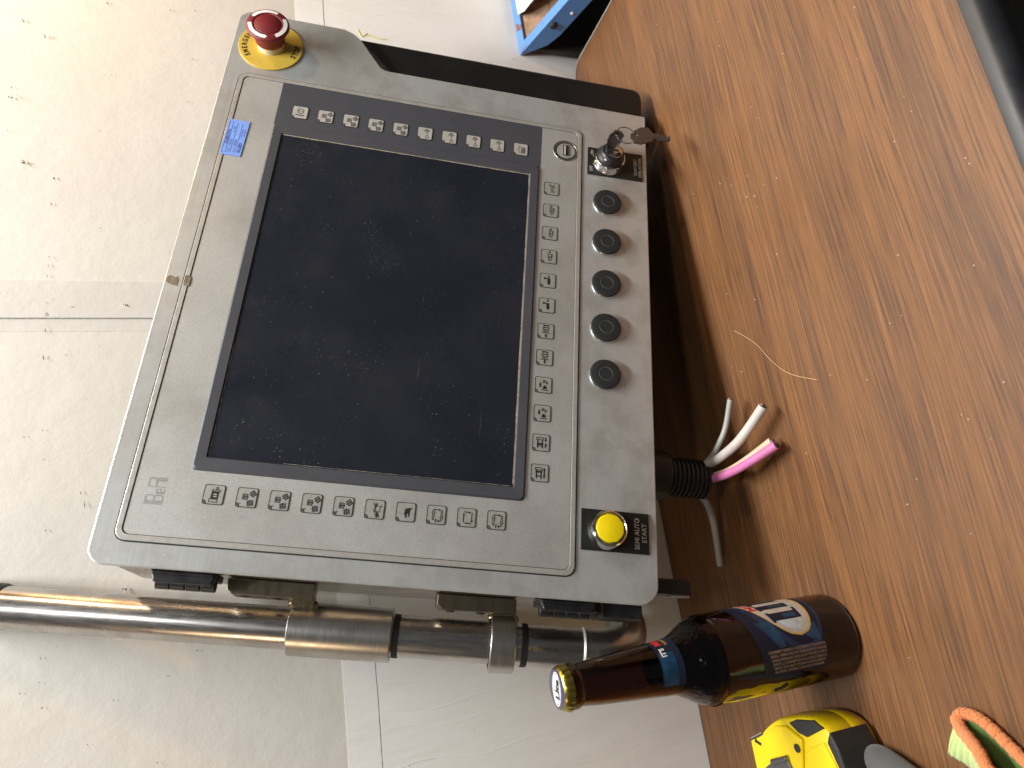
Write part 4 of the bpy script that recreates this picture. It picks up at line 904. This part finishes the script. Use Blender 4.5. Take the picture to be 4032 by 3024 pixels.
# ------------------------------------------------------------------ blue steel tray on the wall, papers in it
tr = thing('steel_tray', 'blue painted steel tray over an added dark shade panel past the desk end, rusty and chipped', 'tray', (.654, -.001, .074))
tr.rotation_euler = (math.atan(.292), 0, 0)
WX, DY = .34, .26
def ty(x0, y0, x1, y1, z0, z1): m.box((x0, -y1, z0), (x1, -y0, z1))
m = MB(); m.box((0, -DY, -.0016), (.0135, 0, 0)); m.box((0, -.012, -.0016), (WX, 0, -.0001)); m.box((0, -DY, -.0016), (WX, -DY + .014, -.0001)); m.build('rim_flange', M['tray_blue'], tr, .0007)
m = MB(); m.raw([(0, 0, -.0017), (0, -.03, -.022), (0, -.05, -.026), (0, -DY, -.026), (0, -DY, -.0017), (.0015, 0, -.0017), (.0015, -.03, -.022), (.0015, -.05, -.026), (.0015, -DY, -.026), (.0015, -DY, -.0017)],
                [(0, 1, 2, 3, 4), (9, 8, 7, 6, 5), (0, 5, 6, 1), (1, 6, 7, 2), (2, 7, 8, 3), (3, 8, 9, 4), (4, 9, 5, 0)]); m.build('side_wall', M['tray_blue'], tr)
m = MB(); m.raw([(.0135, -.016, -.0019), (WX, -.016, -.0019), (WX, -DY, -.024), (.0135, -DY, -.024), (.0135, -.045, -.024), (WX, -.045, -.024)], [(0, 1, 5, 4), (4, 5, 2, 3)]); m.build('tray_floor', M['rust'], tr)
m = MB(); m.raw([(.0137, -.016, -.0019), (.0137, -.045, -.024), (.0137, -DY, -.024), (.0137, -DY, -.002)], [(0, 1, 2, 3)]); m.build('inner_wall', M['rust'], tr)
m = MB(Matrix.Rotation(-math.atan(.292), 4, 'X')); m.box((.0035, -.012, -.60), (.36, -.004, -.0045)); m.build('shade_panel', M['tray_shade'], tr, .002)  # added dark sheet that stands in for the shade under the tray
m = MB(); m.lathe([(.0048, 0), (.0042, .003), (.002, .0036), (.0001, .0036)], 14, Matrix.Translation((-.0001, -.060, -.008)) @ Matrix.Rotation(-PI / 2, 4, 'Y')); m.build('bolt_head', M['gasket'], tr, smooth=True)
m = MB()
for yy, zz in ((.085, -.017), (.115, -.012)): m.lathe([(.0022, 0), (.0018, .001), (.0001, .0013)], 10, Matrix.Translation((-.0001, -yy, zz)) @ Matrix.Rotation(-PI / 2, 4, 'Y'))
m.build('rivet', M['paper'], tr, smooth=True)
pp_ = thing('paper_stack', 'torn white papers lying in the blue steel tray', 'papers', (.76, -.06, .055))
for k in range(5):
    edge = [(.045 - k * .004 + random.uniform(-.003, .003), -.16)] ; pts = []
    for i in range(9): pts.append((.046 - k * .003 + random.uniform(-.004, .004) + i * .0015, -.115 + i * .0125))
    m = MB(Matrix.Translation((.654, -.001, .074)) @ tr.rotation_euler.to_matrix().to_4x4()); poly = pts + [(.30, -.014), (.30, -.115)]
    T2 = pp_.matrix_world.inverted() if False else Matrix.Translation((-.76, .06, -.055))
    m.T = T2 @ m.T; m.prism(poly, -.0005 + k * .0012, .0003 + k * .0012); m.build('sheet', M['paper'], pp_)

# ------------------------------------------------------------------ small litter on the desk
hr = tag(MB().tube([(.198, -.186, .0006), (.187, -.199, .0010), (.174, -.211, .0008), (.156, -.223, .0012), (.139, -.239, .0010), (.125, -.265, .0006)], .00022, 6, steps=6).build('fibre', M['hair'], smooth=True), 'long pale fibre curling across the desk in front of the panel', 'fibre')
cb = MB()
for i in range(70):
    x, y = random.uniform(-.1, .55), random.uniform(-.43, -.17); r = random.uniform(.0002, .0006)
    cb.lathe([(r, 0.00005), (r * .8, r * .7), (.00001, r)], 6, Matrix.Translation((x, y, 0)))
tag(cb.build('crumbs', M['letter']), 'tiny pale crumbs scattered over the desk', 'crumbs', kind='stuff')
